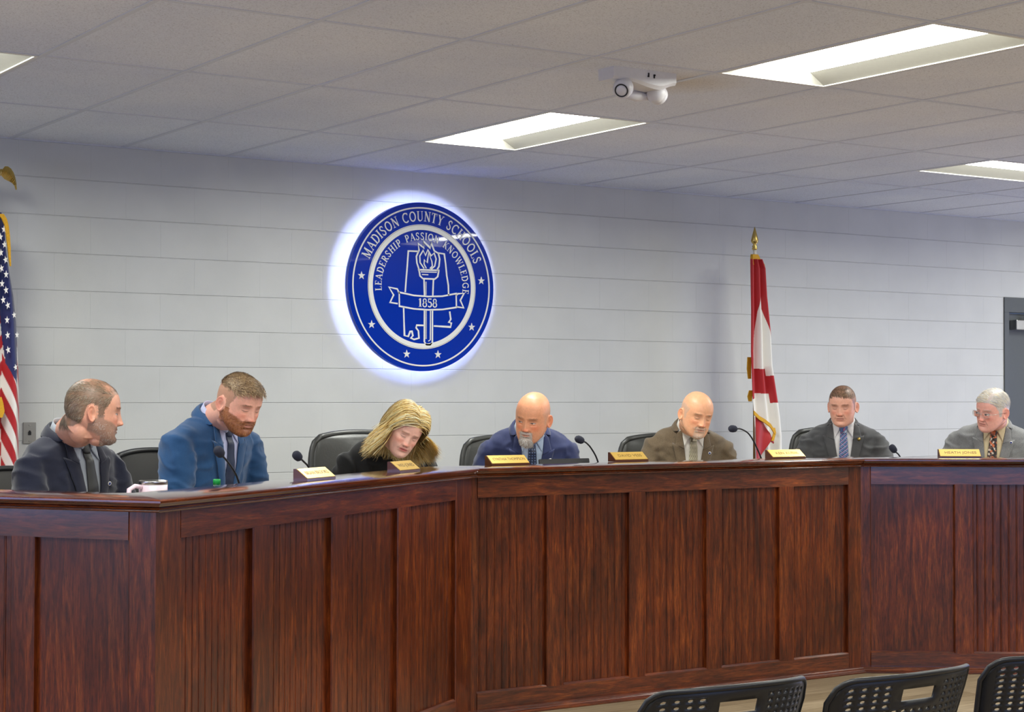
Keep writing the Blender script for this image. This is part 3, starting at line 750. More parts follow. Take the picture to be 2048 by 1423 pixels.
# striped flag on the left with its eagle pole
UP = empty('flag_pole', (2.742, -0.32, 0)); tag(UP, 'flagpole topped with a gold eagle at the left edge of the photo', 'flagpole')
mb = MB(); mb.lathe([(.14, .001+ZP), (.14, .012+ZP), (.06, .03+ZP), (.03, .08+ZP), (.016, .10+ZP)], 24); mb.obj('base', M_brass, UP, True)
mb = MB(); mb.tube([(0, 0, .1+ZP), (0, 0, 2.47)], .0125, 16); mb.obj('pole', M_polewood, UP, True)
mb = MB()
mb.sphere((0, 0, 2.49), .025); mb.tube([(0, 0, 2.50), (0, 0, 2.54), (-.01, -.012, 2.60), (-.03, -.02, 2.625)], [.016, .028, .022, .012], 12)
mb.sphere((-.036, -.022, 2.628), (.016, .014, .014)); mb.tube([(-.046, -.025, 2.628), (-.062, -.03, 2.618)], [.006, .001], 8)
for sgn in (1, -1):
    oc = [(5, 347), (9, 341), (14, 341), (19, 345), (23, 352), (26, 362), (28, 373), (28.5, 385)]; ic = [(1, 357), (5, 362), (8, 366), (12, 368), (16, 370), (20, 372), (24, 377), (27, 385)]
    T_ = lambda p, y: (sgn*((p[0]+14)/312.0), y, 2.40+(432-p[1])/374.0)
    rings = []
    for k in range(7*4+1):
        t = k/4; i = min(6, int(t)); f_ = t-i
        o_ = [oc[i][q]*(1-f_)+oc[i+1][q]*f_ for q in (0, 1)]; n_ = [ic[i][q]*(1-f_)+ic[i+1][q]*f_ for q in (0, 1)]
        m_ = [(o_[q]+n_[q])/2 for q in (0, 1)]; rip = .004*(k % 2)
        rings.append([T_(o_, -.012), T_(m_, -.020-rip), T_(n_, -.012), T_(m_, .006)])
    mb.loft(rings)
    mb.tube([(0, -.006, 2.55), T_((1, 352), -.008), T_((5, 350), -.01)], [.02, .016, .010], 10)
mb.obj('eagle', M_brass, UP)
UF = empty('national_flag', (2.742, -0.32, 2.40)); tag(UF, 'stars and stripes flag hanging at the left edge of the photo', 'flag')
def ux(px, Y=-.33): return (px-(-14))/312.0
def us_fn(u, v):
    z = v*1.45
    r = interp(z, [(0, ux(2)), (.06, ux(8)), (.18, ux(11)), (.30, ux(17)), (.42, ux(24)), (.56, ux(29)), (.80, ux(34)), (1.0, ux(36)), (1.45, ux(35))])
    l = -interp(z, [(0, .02), (.3, .10), (.7, .20), (1.45, .24)])
    y = -.03-(.020+.02*min(1, z))*math.sin(u*PI*7+.8)
    return (l+(r-l)*u, y, -z)
def sstep0(t): t = max(0, min(1, t)); return t*t*(3-2*t)
def us_col(u, v, p):
    # stripes run down the hanging cloth and fall forward; canton above
    x, z = p[0], -p[2]; X = x*312-14; Y = z*374+432
    if X > 9.5 and X > interp(z, [(0, 2), (.06, 7), (.18, 10), (.30, 30)]) and z < .26: return rgb(214, 160, 30)
    can = interp(X, [(-60, 560), (0, 610), (3, 615), (8, 680), (12, 720), (20, 745), (26, 760), (30, 690), (33, 660), (40, 600)])
    if Y < can: return NAVY
    k = (X*1.9+ (Y-can)*-.42+400)/15.0
    if X < 8: k = (Y-600+X*2.0)/26.0
    elif X < 60: k = (Y-X*3.7+418)/33.0
    f = k/2 % 1; wd = .035
    t = sstep0((f-.0)/wd) if f < .25 else (1-sstep0((f-.5+wd/2)/wd) if f < .75 else 1-sstep0((1-f)/wd)*0-1)
    t = max(0, min(1, t)) if f < .75 else 0
    return tuple(WHITE[i]*t+RED[i]*(1-t) for i in range(3))
us = cloth('cloth', 130, 420, us_fn, us_col, M_cloth, UF)
mb = MB()
# white stars stitched on the canton
for k, (X, Y) in enumerate([(2, 465), (3, 494), (5, 523), (6, 551), (6, 581), (9, 610), (8, 638), (9, 667), (10, 695), (24, 666), (19, 628), (22, 728), (-4, 480), (-3, 510), (-2, 540), (-1, 569), (1, 600)]):
    z = (Y-432)/374.0; x = (X+14)/312.0
    r_ = .019 if X > 15 else .022
    st = star2(0, 0, r_, 90+8*(k % 3)); sq = .62
    c = (x, -.075-.0005*k, -z); V = [(c[0]+a*sq, c[1], c[2]+b) for a, b in st]+[(c[0]+a*sq, c[1]+.03, c[2]+b) for a, b in st]+[c]
    n = 10; mb.add(V, [(i, (i+1) % n, 2*n) for i in range(n)])
mb.obj('stars', mat('star_white', WHITE, .6), UF)
mb = MB(); mb.loft([[(ux(a), -.07, -(y-432)/374), (ux(b), -.07, -(y-432)/374), (ux(b), -.05, -(y-432)/374), (ux(a), -.05, -(y-432)/374)] for a, b, y in ((-6, 1, 785), (-6, 4, 797), (-6, 6, 812), (-6, 3, 824))])
mb.obj('gold_tassel', M_fringe, UF)
mb = MB(); mb.loft([[(ux(a), -.082, -(y-432)/374), (ux(b), -.082, -(y-432)/374), (ux(b), -.070, -(y-432)/374), (ux(a), -.070, -(y-432)/374)] for a, b, y in ((-8, 1, 436), (-2, 6, 445), (3, 9, 458), (5, 11, 475), (8, 12.5, 500), (10, 13, 522), (12, 13.5, 535))])
mb.obj('fringe', M_fringe, UF)

# ------------------------------------------------------------------ emergency light on the ceiling
M_emwhite = mat('emergency_light_white', rgb(222, 220, 222), 0.35)
EL = empty('emergency_light', (4.532, -3.432, HC)); tag(EL, 'white two-headed emergency light on the ceiling beside the large lamp', 'emergency light')
EL.rotation_euler = (0, 0, 0)
prof = []
mb = MB()
hw_ = .165
# body: box whose underside bulges down in the middle
n = 20; top0 = []
ring = []
for i in range(n+1):
    x = -hw_+2*hw_*i/n; s_ = .5-.5*math.cos(PI*min(1, max(0, (i/n-.18)/.55))) if i/n < .73 else .5+.5*math.cos(PI*min(1, (i/n-.73)/.27))
    d_ = .050+.026*s_
    ring.append([(x, -.055, 0), (x, -.055, -d_*.80), (x, -.046, -d_), (x, .046, -d_), (x, .055, -d_*.80), (x, .055, 0)])
mb.loft(ring); smooth_by_angle(mb.obj('body', M_emwhite, EL), 30)
for k, (x, y, dirv) in enumerate([(-.098, -.030, (-.75, -.60, -.50)), (.110, .01, (.9, .2, -.35))]):
    mb = MB(); c = Vector((x, y, -.082)); dv = Vector(dirv).normalized()
    mb.sphere(c, (.043, .043, .043), 24, 16)
    q = dv.to_track_quat('Z', 'Y').to_matrix().to_4x4(); M = Matrix.Translation(c) @ q
    mb.lathe([(.042, 0), (.0415, .018), (.036, .032), (.029, .036), (.026, .028)], 24, M=M)
    h_ = mb.obj('lamp_head', M_emwhite, EL, True)
    mb = MB(); mb.lathe([(.027, .030), (.0285, .0375), (.0245, .0380), (.0235, .030)], 24, M=M); mb.obj('bezel', M_black, h_, True)
    mb = MB(); mb.lathe([(.0245, .036), (.018, .031), (.0, .029)], 20, M=M); mb.obj('bulb_lens', M_steel, h_, True)
mb = MB(); mb.tube([(-.03, .055, -.088), (.03, .052, -.094), (.10, .05, -.090)], [.018, .022, .016], 14); mb.obj('sensor_bar', M_emwhite, EL, True)
mb = MB(); mb.box(.028-.016, .028-.010, -.0585, -.055, -.026, -.012); mb.box(.028-.018, .028-.010, -.0585, -.055, -.030, -.024); mb.box(.028+.014, .028+.020, -.0585, -.055, -.032, -.018); mb.box(.028+.014, .028+.023, -.0585, -.055, -.022, -.016)
mb.obj('test_switch', M_black, EL)

# ------------------------------------------------------------------ name plates
def text_mesh(name, s, size, m, parent, sx=1.0):
    cu = bpy.data.curves.new('t', 'FONT'); cu.body = s; cu.size = size; cu.align_x = 'CENTER'; cu.align_y = 'CENTER'; cu.extrude = 0.0004; cu.space_character = 1.02
    tmp = bpy.data.objects.new('t', cu); COL.objects.link(tmp)
    me = bpy.data.meshes.new_from_object(tmp.evaluated_get(bpy.context.evaluated_depsgraph_get()))
    bpy.data.objects.remove(tmp)
    o = bpy.data.objects.new(name, me); COL.objects.link(o); me.materials.clear(); me.materials.append(m); o.parent = parent
    return o
M_ink = mat('engraved_ink', rgb(120, 92, 40), 0.5)
M_npwood = mat('nameplate_wood', rgb(84, 44, 26), 0.3, coat=0.4)
def nameplate(sc, x0, x1, y, text, label, rot=0.0):
    c = sec(sc, (x0+x1)/2, y, ZT+.0005)
    o = empty('name_plate', c, SANG[sc]+rot); tag(o, label, 'name plate', 'name plates on the dais ledge')
    w = (x1-x0)/2
    mb = MB(); mb.loft([[(x, 0, 0), (x, .062, 0), (x, .062, .047), (x, .050, .047), (x, 0, .009)] for x in (-w, w)]); mb.obj('wood_block', M_npwood, o)
    th = math.atan2(.038, .050); L = math.hypot(.038, .050)
    P = empty_m = Matrix.Translation((0, .0, .009)) @ Matrix.Rotation(th, 4, 'X')
    mb = MB(); mb.box(-w+.003, w-.003, .002, L-.002, .0003, .0022, M=P); pl = mb.obj('brass_plate', M_goldplate, o)
    tx = text_mesh('lettering', text, .0275, M_ink, pl)
    tx.matrix_local = Matrix.Translation((0, .0, .009)) @ Matrix.Rotation(th, 4, 'X') @ Matrix.Translation((0.004, L*.5, .0024)) @ Matrix.Diagonal((min(1.15, 2*(w-.012)/(len(text)*.0185)), 1, 1, 1))
    return o
nameplate('left_section', 1.231, 1.467, .137, 'BRIAN BROOKS', 'leftmost brass name plate, beside a microphone to the left of the blonde woman')
nameplate('left_section', 2.040, 2.245, .125, 'WES JONES', 'brass name plate directly in front of the blonde woman in black')
nameplate('centre_section', .197, .414, .200, 'CYNTHIA THOMPSON', 'brass name plate in front of the bald man with a white goatee and blue suit')
nameplate('centre_section', .995, 1.205, .295, 'DAVID VESS', 'brass name plate left of the man in the brown tweed jacket')
nameplate('centre_section', 1.951, 2.185, .190, 'KEN KUBIK', 'brass name plate below the red and white flag, left of the plaid tie')
nameplate('right_section', .418, .640, .110, 'HEATH JONES', 'brass name plate in front of the white-haired man in glasses')

# ------------------------------------------------------------------ gooseneck microphones on the worktop
def microphone(sc, pts, head_dir, label):
    """pts: (x, z) of the stalk in the vertical plane y = .42 of a section, foot first"""
    o = empty('gooseneck_microphone', sec(sc, pts[0][0], .42, ZW+.0005), SANG[sc]); tag(o, label, 'microphone', 'gooseneck microphones along the dais')
    x0 = pts[0][0]; L = lambda p: (p[0]-x0, p[2] if len(p) > 2 else 0, p[1]-ZW-.0005)
    mb = MB(); mb.box(-.055, .055, -.06, .05, 0, .028, bev=.008); mb.obj('base', M_black, o)
    P = [Vector(L(p)) for p in pts]
    # smooth the stalk
    sm = []
    for i in range(len(P)-1):
        p0, p1, p2, p3 = P[max(i-1, 0)], P[i], P[i+1], P[min(i+2, len(P)-1)]
        for k in range(8):
            t = k/8; sm.append(.5*((2*p1)+(-p0+p2)*t+(2*p0-5*p1+4*p2-p3)*t*t+(-p0+3*p1-3*p2+p3)*t**3))
    sm.append(P[-1])
    mb = MB(); mb.tube(sm, .0042, 10); mb.obj('stalk', M_dark, o, True)
    h0 = P[-1]; d = Vector(L((pts[0][0]+head_dir[0], ZW+.0005+head_dir[1], head_dir[2] if len(head_dir) > 2 else 0))).normalized()
    q = d.to_track_quat('Z', 'Y').to_matrix().to_4x4(); M = Matrix.Translation(h0) @ q
    mb = MB(); mb.lathe([(.004, -.004), (.0125, .0), (.0175, .008), (.0195, .022), (.0185, .036), (.012, .046), (.0, .049)], 20, M=M)
    mb.obj('foam_cap', mat_foam, o, True)
mat_foam = mat('microphone_foam', (0.018, 0.02, 0.035), 0.9, bump=0.6, bump_scale=600, bump_dist=.001)
microphone('left_section', [(1.24, ZW+.03), (1.225, 1.05), (1.18, 1.15), (1.11, 1.212), (1.065, 1.240)], (-.75, .55), 'black gooseneck microphone in front of the bearded man in the bright blue suit')
microphone('left_section', [(1.83, ZW+.03), (1.81, 1.08), (1.77, 1.16), (1.715, 1.195), (1.685, 1.207)], (-.85, .45), 'black gooseneck microphone rising behind the leftmost name plate')
microphone('centre_section', [(1.02, ZW+.03), (1.0, 1.06), (.972, 1.15), (.935, 1.205), (.905, 1.232), (.885, 1.240)], (-.9, .35), 'black gooseneck microphone rising from behind the dark tablet')
microphone('centre_section', [(2.13, ZW+.03), (2.085, 1.10), (2.035, 1.20), (1.985, 1.265), (1.93, 1.292), (1.895, 1.293)], (-1, .05), 'black gooseneck microphone crossing in front of the red and white flag')
microphone('right_section', [(.31, ZW+.03), (.285, 1.08), (.255, 1.142), (.235, 1.160)], (-.55, .75), 'black gooseneck microphone on the right wing, only its tip above the ledge')

# tablet, mug, bottle
tb_ = empty('tablet', sec('centre_section', .80, .42, ZW+.0005), 0); tag(tb_, 'dark tablet propped up behind the ledge, only its top edge showing', 'tablet')
mb = MB(); M = Matrix.Translation((0, -.03, .0)) @ Matrix.Rotation(math.radians(18), 4, 'X')
mb.box(-.15, .16, -.006, .006, .012, .257, M=Matrix.Translation((0, .0, 0)) @ Matrix.Rotation(math.radians(-12), 4, 'X'), bev=.005); mb.obj('screen_shell', M_black, tb_)
mb = MB(); mb.box(-.08, .08, -.05, .06, 0, .012, bev=.003); mb.tube([(0, .03, .01), (0, .03, .14)], .008, 8); mb.obj('stand', M_dark, tb_)
M_pink = mat('pale_pink_enamel', rgb(236, 212, 222), 0.35)
mg = empty('travel_mug', sec('left_section', .695, .485, ZW+.0005), SANG['left_section']); tag(mg, 'pale pink insulated mug with steel rim and handle behind the ledge corner', 'mug')
mb = MB(); mb.lathe([(.034, 0), (.036, .004), (.047, .20), (.0485, .243), (.047, .243), (.040, .02), (0, .015)], 32); mb.obj('body', M_pink, mg, True)
mb = MB(); mb.lathe([(.0487, .243), (.0487, .256), (.0475, .258), (.046, .250), (.0, .250)], 32); mb.obj('steel_rim', M_steel, mg, True)
mb = MB(); hp = [(-.045, 0, .235), (-.075, 0, .240), (-.098, 0, .228), (-.102, 0, .19), (-.098, 0, .14), (-.085, 0, .11), (-.040, 0, .105)]
mb.tube([Matrix.Rotation(-.35, 3, 'Z') @ Vector(p) for p in hp], .0085, 12); mb.obj('handle', M_pink, mg, True); mg.scale = (1.08, 1.08, 1.0)
bt = empty('water_bottle', sec('left_section', 1.03, .42, ZW+.0005), 0); tag(bt, 'clear water bottle with a green cap in front of the bright blue suit', 'bottle')
M_clear = NT('clear_plastic').set(Base_Color=(.9, .95, 1), Roughness=.08, IOR=1.2).m; M_clear.node_tree.nodes['Principled BSDF'].inputs['Transmission Weight'].default_value = .9
mb = MB(); mb.lathe([(.028, 0), (.031, .01), (.031, .16), (.026, .19), (.013, .225), (.0125, .238), (0, .238)], 24); mb.obj('body', M_clear, bt, True)
mb = MB(); mb.lathe([(.0145, .228), (.0145, .246), (.013, .249), (0, .249)], 24); mb.obj('cap', mat('green_cap', rgb(22, 150, 66), .4), bt, True)

# ------------------------------------------------------------------ people
FPX = 3536.6
CR = cam.rotation_euler.to_matrix()
def W(px, py, d):
    """a point of the room: where it stands in the frame and how far from the lens it is (metres)"""
    return CAM_POS + CR @ Vector(((px-1024)/FPX*d, -(py-711.5)/FPX*d, -d))

def itp(z, tab, k):
    n = len(tab)
    if z <= tab[0][0]: return tab[0][k]
    if z >= tab[-1][0]: return tab[-1][k]
    i = next(j for j in range(n-1) if z <= tab[j+1][0])
    def sl(j):
        if j == 0: return (tab[1][k]-tab[0][k])/(tab[1][0]-tab[0][0])
        if j == n-1: return (tab[-1][k]-tab[-2][k])/(tab[-1][0]-tab[-2][0])
        h0, h1 = tab[j][0]-tab[j-1][0], tab[j+1][0]-tab[j][0]
        d0, d1 = (tab[j][k]-tab[j-1][k])/h0, (tab[j+1][k]-tab[j][k])/h1
        if d0*d1 <= 0: return 0
        return (d0*h1+d1*h0)/(h0+h1)
    h = tab[i+1][0]-tab[i][0]; t = (z-tab[i][0])/h; m0, m1 = sl(i)*h, sl(i+1)*h
    return (2*t**3-3*t*t+1)*tab[i][k]+(t**3-2*t*t+t)*m0+(-2*t**3+3*t*t)*tab[i+1][k]+(t**3-t*t)*m1
HEAD = [(-.1185, .004, .058, -.045), (-.117, .014, .070, -.025), (-.112, .027, .080, -.010), (-.103, .040, .0865, -.004), (-.088, .0520, .0885, .015), (-.070, .0610, .088, .038), (-.050, .0680, .0885, .066),
        (-.030, .0725, .089, .088), (-.010, .0750, .0905, .098), (.010, .0765, .0935, .103), (.030, .0770, .0945, .1035), (.055, .0735, .0895, .099),
        (.080, .0640, .0755, .087), (.098, .0495, .054, .070), (.109, .034, .034, .054), (.1145, .0205, .015, .037), (.1168, .0115, .003, .026), (.1175, .003, -.008, .014)]
def G2(x, z, x0, z0, sx, sz): return math.exp(-((x-x0)/sx)**2-((z-z0)/sz)**2)
def seg_d(x, z, a, b):
    vx, vz = b[0]-a[0], b[1]-a[1]; t = max(0, min(1, ((x-a[0])*vx+(z-a[1])*vz)/(vx*vx+vz*vz))); return math.hypot(x-a[0]-vx*t, z-a[1]-vz*t)
def face_disp(x, z, P):
    ax = abs(x); d = 0.0
    if z > -.050:
        k = max(0, min(1, (.016-z)/.050)); a = P.get('nose', 1)*(.003+.0215*k**1.25); sx = (.0075+.0055*k)*P.get('nosew', 1)
        if z < -.037: a *= max(0, 1-((-.037-z)/.0105)**2)
        if z > .016: a *= math.exp(-((z-.016)/.012)**2)
        d += a*math.exp(-(ax/sx)**2)
    d += .0085*P.get('nosew', 1)*G2(ax, z, .0135*P.get('nosew', 1), -.0375, .0065, .0062)
    d -= .0030*G2(ax, z, .009, -.047, .004, .0028)
    d -= .0105*G2(ax, z, .0305, .001, .0165, .0115)
    d += .0070*G2(ax, z, .0310, -.002, .0125, .0088)
    d -= .0016*G2(ax, z, .031, .0085, .014, .0022)
    d -= .0020*G2(ax, z, .031, -.0135, .013, .0025)*P.get('bags', 1)
    d += .0050*G2(ax, z, .027, .0195, .020, .0070)
    d -= .0015*G2(ax, z, 0, .020, .006, .008)
    d += .0050*G2(ax, z, .045, -.024, .017, .016)*P.get('cheek', 1)
    d += .0052*G2(ax, z, 0, -.0585, .019, .0045)*P.get('lips', 1)
    d += .0062*G2(ax, z, 0, -.0690, .016, .0048)*P.get('lips', 1)
    d -= .0042*G2(ax, z, 0, -.0637+.0018*(ax/.02)**2*P.get('smile', 0), .023, .0015)
    d += .0020*G2(ax, z, 0, -.052, .022, .006)
    d -= .0045*G2(ax, z, 0, -.0790, .018, .0050)
    d += .0060*G2(ax, z, 0, -.098, .017, .0110)*P.get('chin', 1)
    q = seg_d(ax, z, (.0165, -.034), (.031, -.066)); d -= .0022*math.exp(-(q/.0032)**2)*P.get('fold', 1)
    d += .0045*G2(ax, z, .030, -.054, .014, .018)*P.get('jowl', 1)
    return d
def head_verts(P):
    nt_, rows = 132, []
    z = -.1185
    while z < .1175:
        rows.append(z); z += .0014 if -.10 < z < .026 else .003
    rows.append(.1175)
    ts = []
    for i in range(nt_):
        s_ = -1+2*i/nt_; ts.append(PI*math.copysign(abs(s_)**1.35, s_))
    V = []; fw = P.get('width', 1); jaw = P.get('jaw', 1)
    for z in rows:
        w = itp(z, HEAD, 1)*fw; f_ = itp(z, HEAD, 2); b_ = itp(z, HEAD, 3)
        if z < -.02: w *= 1+(jaw-1)*min(1, (-.02-z)/.05)
        c = (b_-f_)/2 if f_ > 0 and b_ > 0 else (b_-f_)/2
        c = max(min(c, .02), -.08) if b_ > 0 else (b_-f_)/2
        for t in ts:
            sn, cs = math.sin(t), math.cos(t)
            n = 2.25
            rx = math.copysign(abs(sn)**(2/n), sn); ry = math.copysign(abs(cs)**(2/n), cs)
            x = w*rx; y = c-(f_+c)*ry if cs > 0 else c-(b_-c)*ry
            if cs > 0:
                wt = min(1, max(0, (cs-.12)/.35))
                y -= face_disp(x, z, P)*wt
            V.append((x, y, z))
    F = []; n = nt_
    for r in range(len(rows)-1):
        for j in range(n):
            a = r*n+j; b = r*n+(j+1) % n; F.append((a, b, b+n, a+n))
    F.append(tuple(range(n))[::-1]); F.append(tuple((len(rows)-1)*n+j for j in range(n)))
    return V, F
def ear_mesh(mb, side, P):
    s = P.get('ear', 1)
    nr, na = 7, 26; V = []; c = Vector((side*.0725*P.get('width', 1), .012, -.012))
    def pt(r, a, back):
        rx, rz = .0185*s, .0315*s
        egg = 1-.22*max(0, -math.sin(a)); x_ = math.cos(a)*rx*r*egg; z_ = math.sin(a)*rz*r
        if back: h = .002-.006*(1-r*r)
        else: h = .0035+.0045*math.exp(-((r-.86)/.13)**2)-.006*math.exp(-(((x_+.003)/.007)**2+((z_+.004)/.011)**2))+.002*math.exp(-((r-.45)/.12)**2)*(1 if math.cos(a) > 0 else .2)
        # x_: along head depth (+ back), h: outward; flare so the rear edge stands off
        flare = .010*(x_/.0185+0.6)
        return c+Vector((side*(h+flare), x_*.95+z_*.12, z_))
    for back in (0, 1):
        for i in range(nr+1):
            for j in range(na): V.append(pt(i/nr if i else .001, 2*PI*j/na, back))
    F = []; o = (nr+1)*na
    for i in range(nr):
        for j in range(na):
            a = i*na+j; b = i*na+(j+1) % na
            F.append((a, b, b+na, a+na)); F.append((o+a, o+a+na, o+b+na, o+b))
    for j in range(na):
        a = nr*na+j; b = nr*na+(j+1) % na; F.append((a, b, o+b, o+a))
    F.append(tuple(range(na))[::-1]); F.append(tuple(range(o, o+na)))
    if side < 0: F = [f[::-1] for f in F]
    mb.add(V, F)

def remesh(mb, voxel, smooth=2, fac=.5):
    me = bpy.data.meshes.new('tmp'); me.from_pydata(mb.v, [], mb.f); me.update()
    o = bpy.data.objects.new('tmp', me); COL.objects.link(o)
    md = o.modifiers.new('r', 'REMESH'); md.mode = 'VOXEL'; md.voxel_size = voxel
    if smooth:
        m2 = o.modifiers.new('s', 'SMOOTH'); m2.factor = fac; m2.iterations = smooth
    dg = bpy.context.evaluated_depsgraph_get(); ev = o.evaluated_get(dg); m_ = ev.to_mesh()
    n = len(m_.vertices); co = np.empty(n*3, dtype=np.float32); m_.vertices.foreach_get('co', co); co = co.reshape(-1, 3).astype(float)
    faces = [tuple(p.vertices) for p in m_.polygons]
    nm = np.empty(n*3, dtype=np.float32); m_.vertices.foreach_get('normal', nm); nm = nm.reshape(-1, 3).astype(float)
    ev.to_mesh_clear(); bpy.data.objects.remove(o); bpy.data.meshes.remove(me)
    return co, faces, nm

def hand(mb, M, side):
    """relaxed, slightly curled hand; wrist at the origin, fingers along -y, palm down"""
    pal = []
    for y, w, h, z in ((.012, .026, .019, 0), (-.012, .030, .017, .001), (-.045, .040, .016, .003), (-.075, .042, .014, .004), (-.088, .038, .012, .002)):
        pal.append([(w*math.cos(a)+side*.002, y, z+h*math.sin(a)) for a in [2*PI*k/16 for k in range(16)]])
    mb.loft(pal, M=M)
    for i, (x, L, r) in enumerate(((-.030, .070, .0085), (-.010, .080, .009), (.010, .075, .0088), (.029, .060, .0078))):
        x *= side; b = (-.5-.12*i); p = Vector((x, -.078, .002)); pts = [p]; a = -.15
        for k in range(3):
            ln = L*(.42, .32, .26)[k]; a += b*.55 if k else -.1; p = p+Vector((x*.06, -math.cos(a)*ln, math.sin(a)*ln)); pts.append(p)
        mb.tube(pts, [r*1.05, r, r*.92, r*.7], 10, M=M)
        mb.sphere(pts[-1], r*.72, 8, 6, M=M)
    t = [Vector((-side*.026, -.015, -.004)), Vector((-side*.050, -.040, -.012)), Vector((-side*.056, -.066, -.016)), Vector((-side*.050, -.090, -.018))]
    mb.tube(t, [.014, .0115, .0105, .008], 10, M=M); mb.sphere(t[-1], .008, 8, 6, M=M)

TORSO = [(-.56, .185, .120, .130), (-.46, .182, .130, .115), (-.36, .185, .134, .102), (-.25, .192, .128, .104), (-.17, .197, .117, .108), (-.135, .200, .108, .108),
         (-.100, .202, .097, .103), (-.074, .200, .090, .098), (-.056, .193, .083, .093), (-.042, .178, .077, .088), (-.031, .156, .071, .084), (-.021, .130, .065, .081), (-.009, .102, .059, .077), (.006, .079, .053, .072), (.020, .065, .047, .068), (.030, .058, .044, .064)]
def fabric(name, c1, c2=None, scale=900, rough=.85, weave=0.12, heather=0.0):
    t = NT(name); t.set(Roughness=rough); t.b.inputs['Specular IOR Level'].default_value = .25; t.b.inputs['Sheen Weight'].default_value = .25; t.b.inputs['Sheen Roughness'].default_value = .5
    v = t.mapping(); c2 = c2 or tuple(x*.8 for x in c1)
    f = t.noise(v, scale, 2, .7); r = t.ramp(f, [(.35, c2), (.65, c1)])
    big = t.noise(v, 14, 3); rb = t.ramp(big, [(.3, (1-.5*weave,)*3), (.7, (1+.3*weave,)*3)])
    out = t.mix(1.0, r.outputs[0], rb.outputs[0], 'MULTIPLY')
    t.l(out, t.b.inputs['Base Color'])
    t.bump(t.noise(v, scale*.8, 2), .25, .0006)
    return t.m
M_skin = vcol_mat('skin', rough=.42, spec=.45, bump=.18, bump_scale=420, bump_dist=.0007, sss=.12, mottled=.10)
M_hair = vcol_mat('hair', rough=.48, spec=.4)
M_shirtc = {}

def strands(mb_out, co, nm, mask, flow, n, length, width, lift=.25, curl=0.0, cols=None, rng=None, seg=3, droop=None, jit=.25, fall=.45):
    """hair built as tapered ribbons rooted on the head surface"""
    rng = rng or random.Random(1)
    idx = [i for i in range(len(co)) if mask(co[i]) > 0]
    if not idx: return
    for _ in range(n):
        i = idx[rng.randrange(len(idx))]; p = Vector(co[i]); m = mask(co[i])
        if rng.random() > m: continue
        nn = Vector(nm[i]); d = Vector(flow(p)); d = d-nn*d.dot(nn)
        if d.length < 1e-5: d = Vector((1, 0, 0))
        d.normalize(); d = (d+Vector((rng.gauss(0, jit), rng.gauss(0, jit), rng.gauss(0, jit)))); d = (d-nn*d.dot(nn)).normalized()
        L = length(p) if callable(length) else length
        L *= rng.uniform(.65, 1.2); lf = lift(p) if callable(lift) else lift
        side = d.cross(nn).normalized(); c = cols[rng.randrange(len(cols))]; k = rng.uniform(.8, 1.15); c = tuple(min(1, x*k) for x in c)
        q = p-nn*.001; dr = (d+nn*lf).normalized(); ph = rng.uniform(0, 6); V = []
        for s_ in range(seg+1):
            w = width*(1-.65*s_/seg)*.5
            V += [tuple(q-side*w), tuple(q+side*w)]
            cu = side*math.sin(ph+s_*1.7)*curl
            dr = (dr+cu-nn*lf*fall).normalized()
            if droop is not None: dr = (dr+droop*.25).normalized()
            q = q+dr*L/seg
        o = len(mb_out.v); mb_out.v += V; mb_out.c += [c]*len(V)
        mb_out.f += [(o+2*s_, o+2*s_+1, o+2*s_+3, o+2*s_+2) for s_ in range(seg)]

